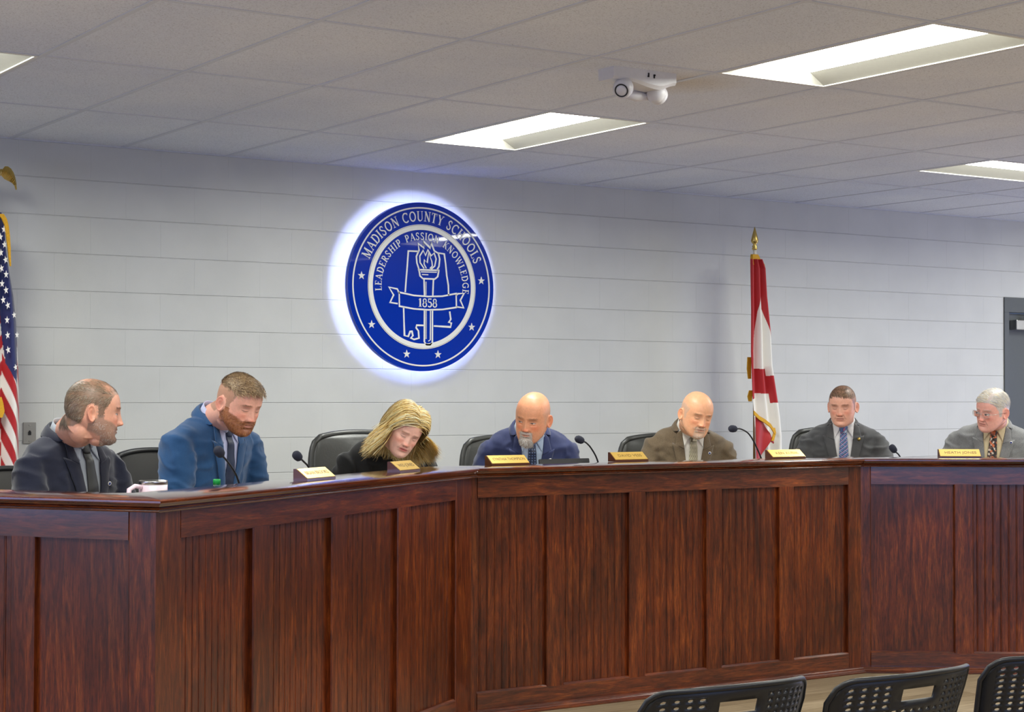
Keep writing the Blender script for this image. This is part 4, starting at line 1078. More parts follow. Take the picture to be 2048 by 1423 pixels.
def person(P):
    """P: dict with the head and torso frames (world) and the look"""
    rng = random.Random(P['seed'])
    o = empty('person', (P['torso'].x, P['torso'].y, ZP)); tag(o, P['label'], 'person', 'board members seated behind the dais')
    O3 = Matrix.Translation(o.location); Oi = O3.inverted()
    R = lambda a, b, c: Matrix.Rotation(math.radians(a), 4, 'Z') @ Matrix.Rotation(math.radians(b), 4, 'X') @ Matrix.Rotation(math.radians(c), 4, 'Y')
    HM = Oi @ Matrix.Translation(P['head']) @ R(*P['head_rot']) @ Matrix.Scale(P.get('hs', 1), 4)
    TM = Oi @ Matrix.Translation(P['torso']) @ R(*P['torso_rot'])
    HMi, TMi = HM.inverted(), TM.inverted()
    bulk = P.get('bulk', 1.0)
    # --- head, ears and neck fused into one skin, plus the hands
    mb = MB(); V, F = head_verts(P); mb.add(V, F, M=HM)
    for s in (1, -1):
        e = MB(); ear_mesh(e, s, P); mb.add(e.v, e.f, M=HM)
    nr = P.get('neck', .060)
    nb = TM @ Vector((0, .008, -.06)); n1 = TM @ Vector((0, .004, .01)); n3 = HM @ Vector((0, .022, -.045)); n4 = HM @ Vector((0, .025, .01)); n2 = (n1+n3)/2+ (HM.to_3x3() @ Vector((0, .004, 0)))
    mb.tube([nb, n1, n2, n3, n4], [nr*1.25, nr*1.05, nr*1.02, nr*1.04, nr*.95], 72, up=(1, 0, 0))
    bl_ = MB(); bl_.sphere((0, .036, -.072), (.052*P.get('width', 1), .044, .050), 40, 24); mb.add(bl_.v, bl_.f, M=HM)
    if P.get('chin2'):  # fullness under the chin
        c = HM @ Vector((0, -.030, -.100)); mb.sphere(c, (.040, .040, .026), 20, 12)
    mb.loft([[tuple(TM @ Vector((w*bulk*math.sin(a), -f_*math.cos(a) if math.cos(a) > 0 else -b_*math.cos(a), z))) for a in [2*PI*k/24 for k in range(24)]]
             for z, w, f_, b_ in ((-.20, .15, .09, .08), (-.10, .14, .075, .08), (-.05, .09, .055, .065), (-.01, .055, .045, .055))])
    co, faces, nm = remesh(mb, .0023, 2, .35)
    hl = np.array([(HMi @ Vector(c)) for c in co]); 
    Rinv = HMi.to_3x3(); hn = np.array([(Rinv @ Vector(n)).normalized() for n in nm])
    skin = np.array(P['skin']); cols = np.zeros((len(co), 3))
    x, y, z = hl[:, 0], hl[:, 1], hl[:, 2]; ax = np.abs(x)
    g = lambda x0, z0, sx, sz: np.exp(-((ax-x0)/sx)**2-((z-z0)/sz)**2)
    front = (hn[:, 1] < .1)*(y < -.03)
    cols[:] = skin
    red = np.clip((g(.040, -.028, .020, .016)*.55+g(0, -.036, .014, .010)*.7+(ax > .080)*(y > -.02)*(np.abs(z+.010) < .038)*.40)*P.get('red', 1), 0, 1)[:, None]
    cols = cols*(1-red)+cols*np.array([1.06, .72, .66])*red
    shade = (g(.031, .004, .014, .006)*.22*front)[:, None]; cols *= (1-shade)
    mouth = np.clip(np.exp(-((z+.0640)/.0075)**4-(ax/.0225)**4)*front, 0, 1)[:, None]*P.get('lipamt', .55)
    cols = cols*(1-mouth)+np.array(P.get('lipc', rgb(176, 92, 84)))*mouth
    ml = np.clip(np.exp(-((z+.0637-.0018*(ax/.02)**2*P.get('smile', 0))/.0013)**2-(ax/.022)**6)*front, 0, 1)[:, None]*.75
    cols = cols*(1-ml)+np.array((.07, .025, .02))*ml
    nos = np.clip(g(.0085, -.0465, .0042, .0026)*front*1.3*(y > -.125), 0, 1)[:, None]*.6; cols = cols*(1-nos)+np.array((.06, .02, .015))*nos
    # eyes
    ez, ex = -.0025, .031
    op = P.get('eye_open', .25)      # 0 closed, 1 wide
    lid = ez-.0035+.0028*((ax-ex)/.0125)**2
    if op > .3:
        inside = ((np.abs((ax-ex)/.0135)**2.2+np.abs((z-ez+.001)/(.0058*op))**2) < 1)*front
        cols[inside > 0] = (.62, .56, .52)
        gx_ = P.get('gaze', 0)*.004
        iris = (np.hypot(x-np.sign(x)*ex-gx_, (z-ez+.001)) < .0052)*inside; cols[iris > 0] = P.get('iris', (.05, .07, .08))
        up = np.exp(-((z-(ez-.001+.0058*op*np.sqrt(np.clip(1-np.abs((ax-ex)/.0135)**2.2, 0, 1))))/.0016)**2)*(np.abs(ax-ex) < .0135)*front
        cols = cols*(1-.8*up[:, None])+np.array((.05, .025, .02))*.8*up[:, None]
    else:
        sl = np.exp(-((z-lid)/.0017)**2-((ax-ex)/.0135)**6)*front; cols = cols*(1-.85*sl[:, None])+np.array((.06, .03, .022))*.85*sl[:, None]
        cr = np.exp(-((z-(ez+.0075-.10*(ax-ex)**2/.013))/.0014)**2-((ax-ex)/.014)**6)*front; cols = cols*(1-.4*cr[:, None])+np.array((.20, .08, .06))*.4*cr[:, None]
    # brow lines
    if P.get('brow'):
        bz = .0195-.12*(ax-.022)+P.get('browz', 0)
        bw = np.exp(-((z-bz)/.0034)**2)*(ax > .012)*(ax < .048)*front; a_ = P.get('browa', .5)
        cols = cols*(1-a_*bw[:, None])+np.array(P['brow'])*a_*bw[:, None]
    fold = np.array([math.exp(-(seg_d(a, b, (.0165, -.034), (.031, -.066))/.0022)**2) if c else 0 for a, b, c in zip(ax, z, front)])*.22*P.get('fold', 1)
    cols = cols*(1-fold[:, None])
    if P.get('wrinkle'):
        wr = (np.sin(z*900+ax*60)**8)*((z > .035)*(z < .075)*front)*.05*P['wrinkle']; cols = cols*(1-wr[:, None])
    # hair and beard colour on the skin under the strands
    hm, bmk = P.get('hair_mask'), P.get('beard_mask')
    nz_ = np.array([noise.noise(Vector(c)*70) for c in hl])*.5
    if hm:
        m_ = np.array([hm(c) for c in hl]); m_ = np.clip(m_*(1+nz_*.3), 0, 1)[:, None]*P.get('scalp', .85); cols = cols*(1-m_)+np.array(P['hair_cols'][0])*.85*m_
    if bmk:
        m_ = np.array([bmk(c) for c in hl]); m_ = np.clip(m_*(1+nz_*.5), 0, 1)[:, None]*P.get('stubble', .8); cols = cols*(1-m_)+np.array(P['beard_cols'][0])*.9*m_
    Vb = [tuple(c) for c in co]; Fb = list(faces); Cb = [tuple(c) for c in cols]
    # arms: shoulder, elbow, wrist in torso space
    arms = P.get('arms', [((-.195, 0, -.075), (-.27, -.10, -.33), (-.12, -.36, -.36)), ((.195, 0, -.075), (.27, -.10, -.33), (.12, -.36, -.36))])
    for k, (sh, el, wr) in enumerate(arms):
        side = -1 if k == 0 else 1
        wl_, el_ = TM @ Vector(wr), TM @ Vector(el); dv = (wl_-el_).normalized()
        xax = dv.cross(Vector((0, 0, 1))).normalized(); zax = xax.cross(dv)
        Mh = Matrix.Translation(wl_) @ Matrix(((xax.x, -dv.x, zax.x, 0), (xax.y, -dv.y, zax.y, 0), (xax.z, -dv.z, zax.z, 0), (0, 0, 0, 1)))
        hmb = MB(); hand(hmb, Mh, -side); hco, hf, _ = remesh(hmb, .003, 1, .3)
        off_ = len(Vb); Vb += [tuple(c) for c in hco]; Fb += [tuple(i+off_ for i in f) for f in hf]; Cb += [tuple(skin*.95)]*len(hco)
    body = mesh_obj('body', Vb, Fb, M_skin, o, True, Cb)
    # --- jacket
    mb = MB(); seg = 40; rings = []
    belly = P.get('belly', 1.0)
    for z_, w, f_, b_ in TORSO:
        bl = 1+(belly-1)*max(0, min(1, (-.12-z_)/.2)); ww = w*bulk*(1 if z_ > -.12 else bl**.5)
        r = []
        for k in range(seg):
            a = 2*PI*k/seg; sn, cs = math.sin(a), math.cos(a); n = 2.35
            rx = math.copysign(abs(sn)**(2/n), sn); ry = math.copysign(abs(cs)**(2/n), cs)
            zz = z_
            if z_ > -.06: zz = zz-.022*max(0, cs)+.014*max(0, -cs)
            r.append(TM @ Vector((ww*rx, -f_*bl*ry if cs > 0 else -b_*ry, zz)))
        rings.append(r)
    mb.loft(rings)
    sl = P.get('sleeve', 1.0)
    for sh, el, wr in arms:
        s_ = -1 if sh[0] < 0 else 1
        a0 = Vector((sh[0]*bulk-s_*.055, sh[1]+.008, sh[2]-.018)); a1 = Vector((sh[0]*bulk, sh[1]+.002, sh[2]-.040)); e = Vector(el); w_ = Vector(wr)
        pts = [a0, a1]+[a1.lerp(e, t) for t in (.35, .7)]+[e]+[e.lerp(w_, t) for t in (.3, .65, .92)]
        rad = [.048, .060, .062, .058, .055, .052, .046, .040]
        mb.tube([TM @ p for p in pts], [r_*sl*(bulk**.5) for r_ in rad], 22, up=(0, 1, .3))
    jco, jf, jn = remesh(mb, .0075, P.get('jsmooth', 5), .5)
    # cloth folds: ridged noise, stronger around elbows and armpits
    amp = P.get('folds', 1.25)
    joints = [TM @ Vector(a[1]) for a in arms]+[TM @ Vector((a[0][0]*bulk*.86, -.03, a[0][2]-.07)) for a in arms]
    for i in range(len(jco)):
        p = Vector(jco[i]); near = min((p-j).length for j in joints); loc = TMi @ p
        k = .25+1.0*math.exp(-(near/.12)**2)
        if abs(loc.x) < .11 and loc.z > -.3: k *= .35
        q = Vector((loc.x*9, loc.y*9, loc.z*17))+Vector((P['seed'], 0, 0))
        nn = noise.noise(q); rg = max(-.4, 1-abs(nn)*4.5); nn2 = noise.noise(q*2.1)
        jco[i] = p+Vector(jn[i])*(.0062*rg+.003*nn2)*k*amp
    jm = P['jacket']
    jacket = mesh_obj(P.get('top_name', 'jacket'), [tuple(c) for c in jco], jf, jm, o, True)
    jl = [TMi @ Vector(c) for c in jco]
    bvh = BVHTree.FromPolygons(jl, jf)
    def onchest(x_, z_, offy):
        h = bvh.ray_cast(Vector((x_, -1.0, z_)), Vector((0, 1, 0)))
        k_ = 0
        while not h[0] and k_ < 12: k_ += 1; h = bvh.ray_cast(Vector((x_*.985**k_, -1.0, z_-.006*k_)), Vector((0, 1, 0)))
        yy = h[0].y if h[0] else -.05
        return Vector((x_, yy-offy, z_))
    def patch(name, left, right, z0, z1, nu, nv, offy, m, colfn=None, th=.0025, parent=o, bulge=0.0, zfn=None):
        V, C = [], []
        for j in range(nv+1):
            v = j/nv; zz = z0+(z1-z0)*v
            for i in range(nu+1):
                u = i/nu; xx = left(v)+(right(v)-left(v))*u
                z2 = zfn(u, v) if zfn else zz
                p = onchest(xx, z2, (offy(u, v) if callable(offy) else offy)+bulge*math.sin(u*PI)); V.append(tuple(TM @ p)); C.append(colfn(u, v) if colfn else (1, 1, 1))
        F = [(j*(nu+1)+i, j*(nu+1)+i+1, (j+1)*(nu+1)+i+1, (j+1)*(nu+1)+i) for j in range(nv) for i in range(nu)]
        ob = mesh_obj(name, V, F, m, parent, True, C if colfn else None)
        md = ob.modifiers.new('thick', 'SOLIDIFY'); md.thickness = th; md.offset = 0
        return ob
    if P.get('suit', True):
        vt, vb = .030, -.40
        ow = P.get('open', .070)
        vx = lambda v: ow*(1-v)**.9+.002
        patch('shirt', lambda v: -vx(v)-.012, lambda v: vx(v)+.012, vt-.035, vb, 18, 40, .0035, P['shirt'], th=.002)
        # shirt collar band around the neck and two collar points
        cb = MB(); N_ = 48; ring = []
        for k in range(N_+1):
            a = math.radians(14)+(2*PI-math.radians(28))*k/N_; sn, cs = math.sin(a), math.cos(a)
            q = []
            for (r_, h) in ((nr*1.16, -.022), (nr*1.10, .012), (nr*1.06, .026), (nr*1.09, .028), (nr*1.16, .010), (nr*1.25, -.012)):
                q.append(TM @ Vector((r_*sn, .004-r_*cs*1.02, h+.008-.024*cs)))
            ring.append(q)
        cb.loft(ring, True); shc = cb.obj('shirt_collar', P['shirt'], o, True)
        for s_ in (-1, 1):
            mbp = MB(); pts3 = []
            A_, B_, C_, D_ = (s_*.010, -.014), (s_*nr*.86, .016), (s_*nr*1.0, -.012), (s_*.052, -.078)
            nu, nv = 8, 8; V = []
            for j in range(nv+1):
                for i in range(nu+1):
                    u, v = i/nu, j/nv
                    xx = (A_[0]*(1-u)+B_[0]*u)*(1-v)+(D_[0]*(1-u)+C_[0]*u)*v; zz = (A_[1]*(1-u)+B_[1]*u)*(1-v)+(D_[1]*(1-u)+C_[1]*u)*v
                    p = onchest(xx, min(zz, -.018), .0105); yc = -math.sqrt(max(0, (nr*1.22)**2-xx*xx))+.002 if abs(xx) < nr*1.22 else p.y
                    t = max(0, min(1, (zz+.03)/.03)); V.append(tuple(TM @ Vector((xx, p.y*(1-t)+min(yc, p.y+.02)*t, zz))))
            F = [(j*(nu+1)+i, j*(nu+1)+i+1, (j+1)*(nu+1)+i+1, (j+1)*(nu+1)+i) for j in range(nv) for i in range(nu)]
            ob = mesh_obj('collar_point', V, F, P['shirt'], o, True); md = ob.modifiers.new('t', 'SOLIDIFY'); md.thickness = .0025; md.offset = 0
        if P.get('tie'):
            tw = lambda v: (.0185+.022*v)
            sx_ = P.get('tie_shift', 0)
            patch('tie', lambda v: -tw(v)+sx_*v, lambda v: tw(v)+sx_*v, -.048, vb+.02, 22, 120, .0085, P['tie'], P.get('tie_col'), th=.004, bulge=.003)
            kn = MB(); kn.loft([[tuple(TM @ (onchest(0, zz, 0)+Vector((w_*math.cos(a), -.011-.009*math.sin(a)*hh, 0)))) for a in [2*PI*k/18 for k in range(18)]] for zz, w_, hh in ((-.010, .021, .6), (-.016, .0275, 1), (-.030, .0245, 1.15), (-.046, .0190, 1), (-.053, .0165, .6))])
            kc = [P['tie_col'](.5+.3*math.cos(i), .06+.2*((i//18) % 5)/5) for i in range(len(kn.v))] if P.get('tie_col') else None
            mesh_obj('tie_knot', kn.v, kn.f, P['tie'], o, True, kc)
        for s_ in (-1, 1):
            lw = P.get('lapel', .062)
            # lapel: inner edge follows the opening, outer edge steps in at the notch
            def inner(v, s_=s_): return s_*(vx(v*.98)+.001)
            z0, z1 = -.085, vb+.01
            def outer(v, s_=s_): return s_*(vx(v*.98)+lw*(1-v)**.8+.003) 
            lp = patch('lapel', lambda v: s_*(vx((vt-(z0+(z1-z0)*v))/(vt-vb))-.001), lambda v: s_*(vx((vt-(z0+(z1-z0)*v))/(vt-vb))+lw*(1-v)**.75+.002), z0, z1, 12, 40, lambda u, v: .0095+.003*math.sin(u*PI), P['lapelm'] if P.get('lapelm') else jm, th=.003,
                       zfn=lambda u, v: z0+(z1-z0)*v+.018*u*(1-v)**3)
            cz0, cz1 = .002, -.092
            patch('jacket_collar', lambda v: s_*(vx(max(0, (vt-(cz0+(cz1-cz0)*v))/(vt-vb)))+.001-.004*(1-v)), lambda v: s_*(vx(max(0, (vt-(cz0+(cz1-cz0)*v))/(vt-vb)))+.022+.026*v), cz0, cz1, 10, 16, lambda u, v: .011+.002*math.sin(u*PI), jm, th=.003,
                  zfn=lambda u, v: cz0+(cz1-cz0)*v+.020*u*v-.020*u*(1-v))
        # jacket collar round the back of the neck
        cb = MB(); ring = []; N_ = 36
        for k in range(N_+1):
            a = math.radians(62)+(2*PI-math.radians(124))*k/N_; sn, cs = math.sin(a), math.cos(a); e = math.sin(PI*k/N_)**.5
            q = [TM @ Vector((r_*sn, .006-r_*cs*1.04, h*e+.004-.020*cs)) for r_, h in ((nr*1.22, -.03), (nr*1.22, .014), (nr*1.30, .019), (nr*1.46, .004), (nr*1.62, -.022), (nr*1.62, -.034))]
            ring.append(q)
        cb.loft(ring, True); cb.obj('jacket_collar', jm, o, True)
        for px_, pz_, kind_ in P.get('pins', []):
            c = onchest(px_, pz_, .016); mbp = MB()
            if kind_ == 'round':
                mbp.tube([TM @ c, TM @ (c+Vector((0, -.0025, 0)))], .0085, 20); ob = mbp.obj('lapel_pin', M_pinw, o, True)
                m2 = MB(); m2.tube([TM @ (c+Vector((0, -.0025, 0))), TM @ (c+Vector((0, -.0031, 0)))], .0055, 16); m2.obj('pin_face', P.get('pinc', M_pinb), ob)
            elif kind_ == 'state':
                mbp.loft([[TM @ (c+Vector((dx, yy, dz))) for dx, dz in ((-.009, .017), (.006, .018), (.011, -.012), (.002, -.012), (.001, -.018), (-.006, -.018), (-.008, -.010))] for yy in (0, -.0025)]); mbp.obj('lapel_pin', M_pinw, o)
            elif kind_ == 'gold':
                mbp.tube([TM @ c, TM @ (c+Vector((0, -.003, 0)))], .010, 20); mbp.obj('lapel_pin', M_brass, o, True)
    # trousers (hidden behind the dais, kept simple but whole)
    hip = TM @ Vector((0, .0, -.50)); fwd = TM.to_3x3() @ Vector((0, -1, 0)); fwd.z = 0; fwd.normalize(); sd = Vector((-fwd.y, fwd.x, 0)); zs = .50
    hz = min(hip.z, .62); hip = Vector((hip.x, hip.y, hz))
    mb = MB()
    for s_ in (-1, 1):
        h0 = hip+sd*s_*.09; kn_ = Vector((hip.x, hip.y, 0))+fwd*.40+sd*s_*.13; kn_.z = .50; an = kn_+fwd*.02; an.z = .07
        mb.tube([hip+sd*s_*.04+Vector((0, 0, .10)), h0, (h0+kn_)/2, kn_, (kn_+an)/2, an], [.10, .095, .082, .068, .058, .050], 18, up=(0, 0, 1) if False else (sd.x, sd.y, 0))
        mb.tube([an+Vector((0, 0, -.035))-fwd*.07, an+Vector((0, 0, -.03)), an+Vector((0, 0, -.045))+fwd*.11, an+Vector((0, 0, -.055))+fwd*.19], [.035, .042, .034, .018], 12, up=(sd.x, sd.y, 0))
    tco, tf, _ = remesh(mb, .016, 2); tr = mesh_obj('trousers', [tuple(c) for c in tco], tf, P.get('trouserm', jm), o, True)
    zmin = min(c[2] for c in tco)
    # --- hair
    if P.get('hair_fn'):
        hb = MB(); P['hair_fn'](hb, hl, hn, HM, rng, P)
        mesh_obj('hair', [tuple(HM @ Vector(v)) for v in hb.v], hb.f, M_hair, o, True, hb.c)
    if P.get('beard_fn'):
        hb = MB(); P['beard_fn'](hb, hl, hn, HM, rng, P)
        mesh_obj('beard', [tuple(HM @ Vector(v)) for v in hb.v], hb.f, M_hair, o, True, hb.c)
    if P.get('brow_cols'):
        hb = MB(); mk = lambda c: 1 if (.012 < abs(c[0]) < .047 and abs(c[2]-(.0195-.12*(abs(c[0])-.022)+P.get('browz', 0))) < .0032 and c[1] < -.05) else 0
        strands(hb, hl, hn, mk, lambda p: (math.copysign(1, p[0]), 0, .35), 90, .009, .0010, .3, 0, P['brow_cols'], rng, 2)
        mesh_obj('eyebrows', [tuple(HM @ Vector(v)) for v in hb.v], hb.f, M_hair, o, True, hb.c)
    if P.get('glasses'):
        g_ = MB(); g2 = MB(); zc = -.004; yf_ = -.107
        for s_ in (-1, 1):
            r_ = [(s_*.032+.0235*math.copysign(abs(math.cos(a))**.8, math.cos(a)), yf_+.004*(abs(s_*.032+.0235*math.cos(a))/.05)**2, zc+.0165*math.copysign(abs(math.sin(a))**.8, math.sin(a))) for a in [2*PI*k/28 for k in range(29)]]
            g_.tube([HM @ Vector(p) for p in r_], .0009, 6); g_.tube([HM @ Vector(p) for p in ((s_*.055, yf_+.006, zc+.006), (s_*.073, yf_+.02, zc+.006), (s_*.078, -.01, zc+.002), (s_*.080, .015, zc-.004))], .0011, 6)
            g2.add([HM @ Vector((p[0], p[1], p[2])) for p in r_[:-1]], [tuple(range(28))])
        g_.tube([HM @ Vector(p) for p in ((-.009, yf_, zc+.004), (0, yf_-.003, zc+.006), (.009, yf_, zc+.004))], .0011, 6)
        gg = g_.obj('glasses', M_steel, o, True); g2.obj('lens', M_glass, gg)
    return o
M_pinw = mat('pin_white', rgb(228, 226, 224), .35); M_pinb = mat('pin_blue', rgb(40, 60, 130), .35)

# masks and flows in head space (x left, -y forward, z up)
def sstep(a, b, x): t = max(0, min(1, (x-a)/(b-a))); return t*t*(3-2*t)
def near_ear(c):
    x, y, z = c
    return abs(x) > .066 and ((y-.014)/.021)**2+((z+.010)/.036)**2 < 1 or abs(x) > .0815
def hairline(c, front=.062, temple=-.045, nape=-.062):
    """full head of hair: returns 0..1; the border runs forehead, temple, sideburn, over the ear, nape"""
    x, y, z = c
    if near_ear(c): return 0
    zb = interp(y+.0035*noise.noise(Vector(c)*160), [(-.085, front), (-.066, front-.004), (-.056, front*.72), (-.045, .022), (-.036, .012), (-.030, -.022), (-.014, -.026), (-.009, .020), (.030, .018), (.040, -.030), (.052, nape+.012), (.070, nape)])
    return sstep(zb-.003, zb+.003, z)
def flow_back(p): return (p[0]*2, 1, .15-p[2]*3)
def flow_down(p): return (0, .15, -1)
def fringe_mask(top=.055):  # noqa
    """bald on top: hair only round the sides and back"""
    def f(c):
        x, y, z = c
        if near_ear(c): return 0
        lim = top-.3*max(0, -y)
        return sstep(lim+.012, lim-.006, z)*hairline(c, .062)
    return f
def beard_full(c):
    x, y, z = c; ax = abs(x)
    if z > -.012 or y > .02 or near_ear(c): return 0
    cheek = -.050+.55*max(0, ax-.030)       # upper edge climbs towards the ears
    m = sstep(cheek+.006, cheek-.006, z)
    must = (1 if (-.058 < z < -.046 and ax < .030) else 0)
    lips = math.exp(-((z+.064)/.006)**4-(ax/.020)**4)
    side = 1 if (ax > .058 and -.06 < z < -.012 and y > -.035 and y < -.010) else 0
    under = sstep(-.128, -.117, z) if y < -.03 else sstep(-.094, -.082, z-(y+.03)*.35)
    return max(m, must, side)*(1-lips)*under
def goatee(c):
    x, y, z = c; ax = abs(x)
    if y > -.03: return 0
    lips = math.exp(-((z+.064)/.0055)**4-(ax/.019)**4)
    m = sstep(.034, .028, ax)*sstep(-.046, -.050, z)*(1 if z > -.125 else 0)
    return m*(1-lips)

# ---- the seven board members
def H(*c): return rgb(*c)
def mk_hair(n, L, w, lift, flow, curl=0.0, jit=.25, seg=3):
    def fn(hb, hl, hn, HM, rng, P): strands(hb, hl, hn, P['hair_mask'], flow, n, L, w, lift, curl, P['hair_cols'], rng, seg, None, jit)
    return fn
def mk_beard(n, L, w, lift=.35, flow=None, jit=.3):
    flow = flow or (lambda p: (math.copysign(1.2, p[0]), -.1, -.35) if p[2] > -.059 else (p[0]*6, -.3, -1))
    def fn(hb, hl, hn, HM, rng, P): strands(hb, hl, hn, P['beard_mask'], flow, n, L, w, lift, .25, P['beard_cols'], rng, 3, None, jit)
    return fn
SKIN = H(214, 160, 132)
white_shirt = fabric('white_shirt', H(214, 212, 210), H(196, 195, 196), 700)
# 1: man in profile, dark navy blazer
def tie_plain(c): return lambda u, v: c
P1 = dict(seed=1, label='person seen in profile with grey beard, navy blazer and black tie',
          head=W(186, 822, 6.62), head_rot=(76, 6, 2), torso=W(146, 872, 6.78), torso_rot=(27, 8, 0), skin=H(222, 162, 134), hs=1.03,
          bulk=1.08, belly=1.15, neck=.070, jaw=1.06, chin2=1, jacket=fabric('navy_blazer', H(30, 34, 52), H(20, 22, 38), 800), shirt=fabric('grey_blue_shirt', H(166, 172, 178), H(150, 158, 168), 700),
          tie=vcol_mat('black_tie', rough=.5), tie_col=tie_plain(H(22, 22, 22)), pins=[(.088, -.165, 'round')], pinc=M_pinb, eye_open=.5, gaze=0,
          hair_mask=lambda c: hairline(c, .070)*(1-.92*math.exp(-((c[0])/.045)**2-((c[1]-.030)/.045)**2-((c[2]-.115)/.035)**2))*(1-.85*math.exp(-((abs(c[0])-.045)/.022)**2-((c[1]+.05)/.03)**2-((c[2]-.09)/.03)**2)),
          hair_cols=[H(112, 92, 70), H(138, 118, 92), H(92, 76, 60), H(150, 138, 120)], hair_fn=mk_hair(9000, .020, .0018, .10, lambda p: (0, .5+p[2]*4, -.6 if p[2] < .06 else .1)),
          beard_mask=beard_full, beard_cols=[H(150, 122, 104), H(186, 170, 156), H(206, 196, 186), H(128, 94, 72)], beard_fn=mk_beard(4200, .011, .0015), stubble=.75,
          brow=H(70, 50, 36), brow_cols=[H(80, 58, 42)])
# 2: bearded man in bright blue suit
P2 = dict(seed=2, label='person with ginger beard in bright blue suit looking down, second from left',
          head=W(478, 806, 7.62), head_rot=(14, 20, 4), torso=W(437, 838, 7.80), torso_rot=(28, 18, 0), skin=H(236, 174, 150), hs=1.07,
          bulk=1.22, belly=1.1, neck=.070, jaw=1.08, width=1.02, sleeve=1.18, jacket=fabric('bright_blue_suit', H(42, 84, 128), H(30, 64, 104), 800), shirt=fabric('pale_blue_shirt', H(188, 192, 220), H(176, 180, 212), 700),
          tie=vcol_mat('navy_tie', rough=.5), tie_col=tie_plain(H(28, 40, 66)), eye_open=.1, red=1.2,
          scalp=.6, hair_mask=lambda c: hairline(c, .080), hair_cols=[H(132, 104, 74), H(160, 130, 94), H(112, 86, 60), H(184, 156, 116)],
          hair_fn=lambda hb, hl, hn, HM, rng, P: (strands(hb, hl, hn, lambda c: P['hair_mask'](c)*(1 if c[2] > .062 else 0), lambda p: (p[0]*2, -.9, .2), 6500, lambda p: .022+.022*max(0, min(1, -p.y/.06)), .0022, .95, .6, P['hair_cols'], rng, 4, None, .4, .22),
                                                 strands(hb, hl, hn, lambda c: P['hair_mask'](c)*(1 if c[2] <= .066 else 0), lambda p: (0, .5, -.7), 5200, .007, .0015, .15, 0, P['hair_cols'], rng, 2)),
          beard_mask=beard_full, beard_cols=[H(150, 88, 48), H(172, 108, 62), H(128, 74, 42), H(188, 132, 88)], beard_fn=mk_beard(4200, .013, .0015, .5), stubble=.85,
          brow=H(120, 80, 52), brow_cols=[H(130, 90, 58)])
# 3: blonde woman in black
def blonde(hb, hl, hn, HM, rng, P):
    g = (HM.to_3x3().inverted() @ Vector((0, 0, -1))).normalized()
    RX, RY, RZ, CY = .077, .099, .118, .006
    for k_ in range(12000):
        s = 1 if rng.random() < .5 else -1
        psi = math.radians(rng.uniform(74, 180)); f_ = (psi-math.radians(74))/math.radians(106)
        outer = rng.random(); vol = .07+.34*outer
        # from the parting over the head to a ring at cheek level, then free
        p0 = Vector((.018*(1-f_)+rng.gauss(0, .006), -.060+.120*f_+rng.gauss(0, .006), 0)); p0.z = RZ*math.sqrt(max(.05, 1-(p0.x/RX)**2-((p0.y-CY)/RY)**2))
        d0 = Vector((p0.x/RX, (p0.y-CY)/RY, p0.z/RZ)).normalized()
        a1 = psi+rng.gauss(0, .07); zr = rng.uniform(-.35, .05) if f_ > .3 else rng.uniform(-.10, .25)
        d1 = Vector((s*math.sin(a1)*math.sqrt(1-zr*zr), -math.cos(a1)*math.sqrt(1-zr*zr), zr))
        ang = d0.angle(d1); n1, n2 = 9, 10
        c = P['hair_cols'][rng.randrange(len(P['hair_cols']))]; q_ = rng.uniform(.72, 1.12)*(.80+.25*outer); c = tuple(min(1, x*q_) for x in c)
        cell = math.floor(psi*7+s*20); ph = noise.noise(Vector((cell*3.1, s, 0)))*9; amp = .5+.5*rng.random(); pts = []; ons = []
        for i in range(n1+1):
            t = i/n1; d = (d0*math.sin((1-t)*ang)+d1*math.sin(t*ang))/math.sin(ang) if ang > .05 else d1
            v = vol*math.sin(min(1, t*1.6)*PI/2)*(1+.25*math.sin(ph+t*5)*t)+.03
            if f_ < .35: v += .09*math.sin(PI*min(1, t*1.25))*(1-f_/.35)*outer
            on = Vector((d.x, d.y, d.z)); pts.append(Vector((d.x*RX*(1+v), CY+d.y*RY*(1+v), d.z*RZ*(1+v)))); ons.append(on)
        L = rng.uniform(.09, .17)*(1 if f_ < .4 else 1.15); dr = (pts[-1]-pts[-2]).normalized(); on = ons[-1].copy(); on = (on-g*on.dot(g)).normalized()
        q = pts[-1].copy(); sd = on.cross(g).normalized()
        for i in range(n2):
            t = (i+1)/n2
            dr = (dr*.75+g*(.38-.22*t)+on*(.42*math.sin(ph+t*6.5)+.20+.45*t*t)*amp+sd*.38*math.cos(ph+t*6.0)*amp).normalized()
            q = q+dr*L/n2
            if q.y < -.02 and abs(q.x) < .078: q.x += s*(.080-abs(q.x))*.7
            pts.append(q.copy()); ons.append(on)
        n = len(pts)-1; V = []
        for i, (p, o_) in enumerate(zip(pts, ons)):
            tdir = (pts[min(i+1, n)]-pts[max(i-1, 0)]).normalized(); side = tdir.cross(o_)
            side = side.normalized() if side.length > 1e-4 else sd
            w = .0028*(1-.6*(i/n)**3)*.5; V += [tuple(p-side*w), tuple(p+side*w)]
        o = len(hb.v); hb.v += V; hb.c += [c]*len(V); hb.f += [(o+2*i, o+2*i+1, o+2*i+3, o+2*i+2) for i in range(n)]
black_knit = fabric('black_knit', (.012, .012, .012), (.007, .007, .008), 500)
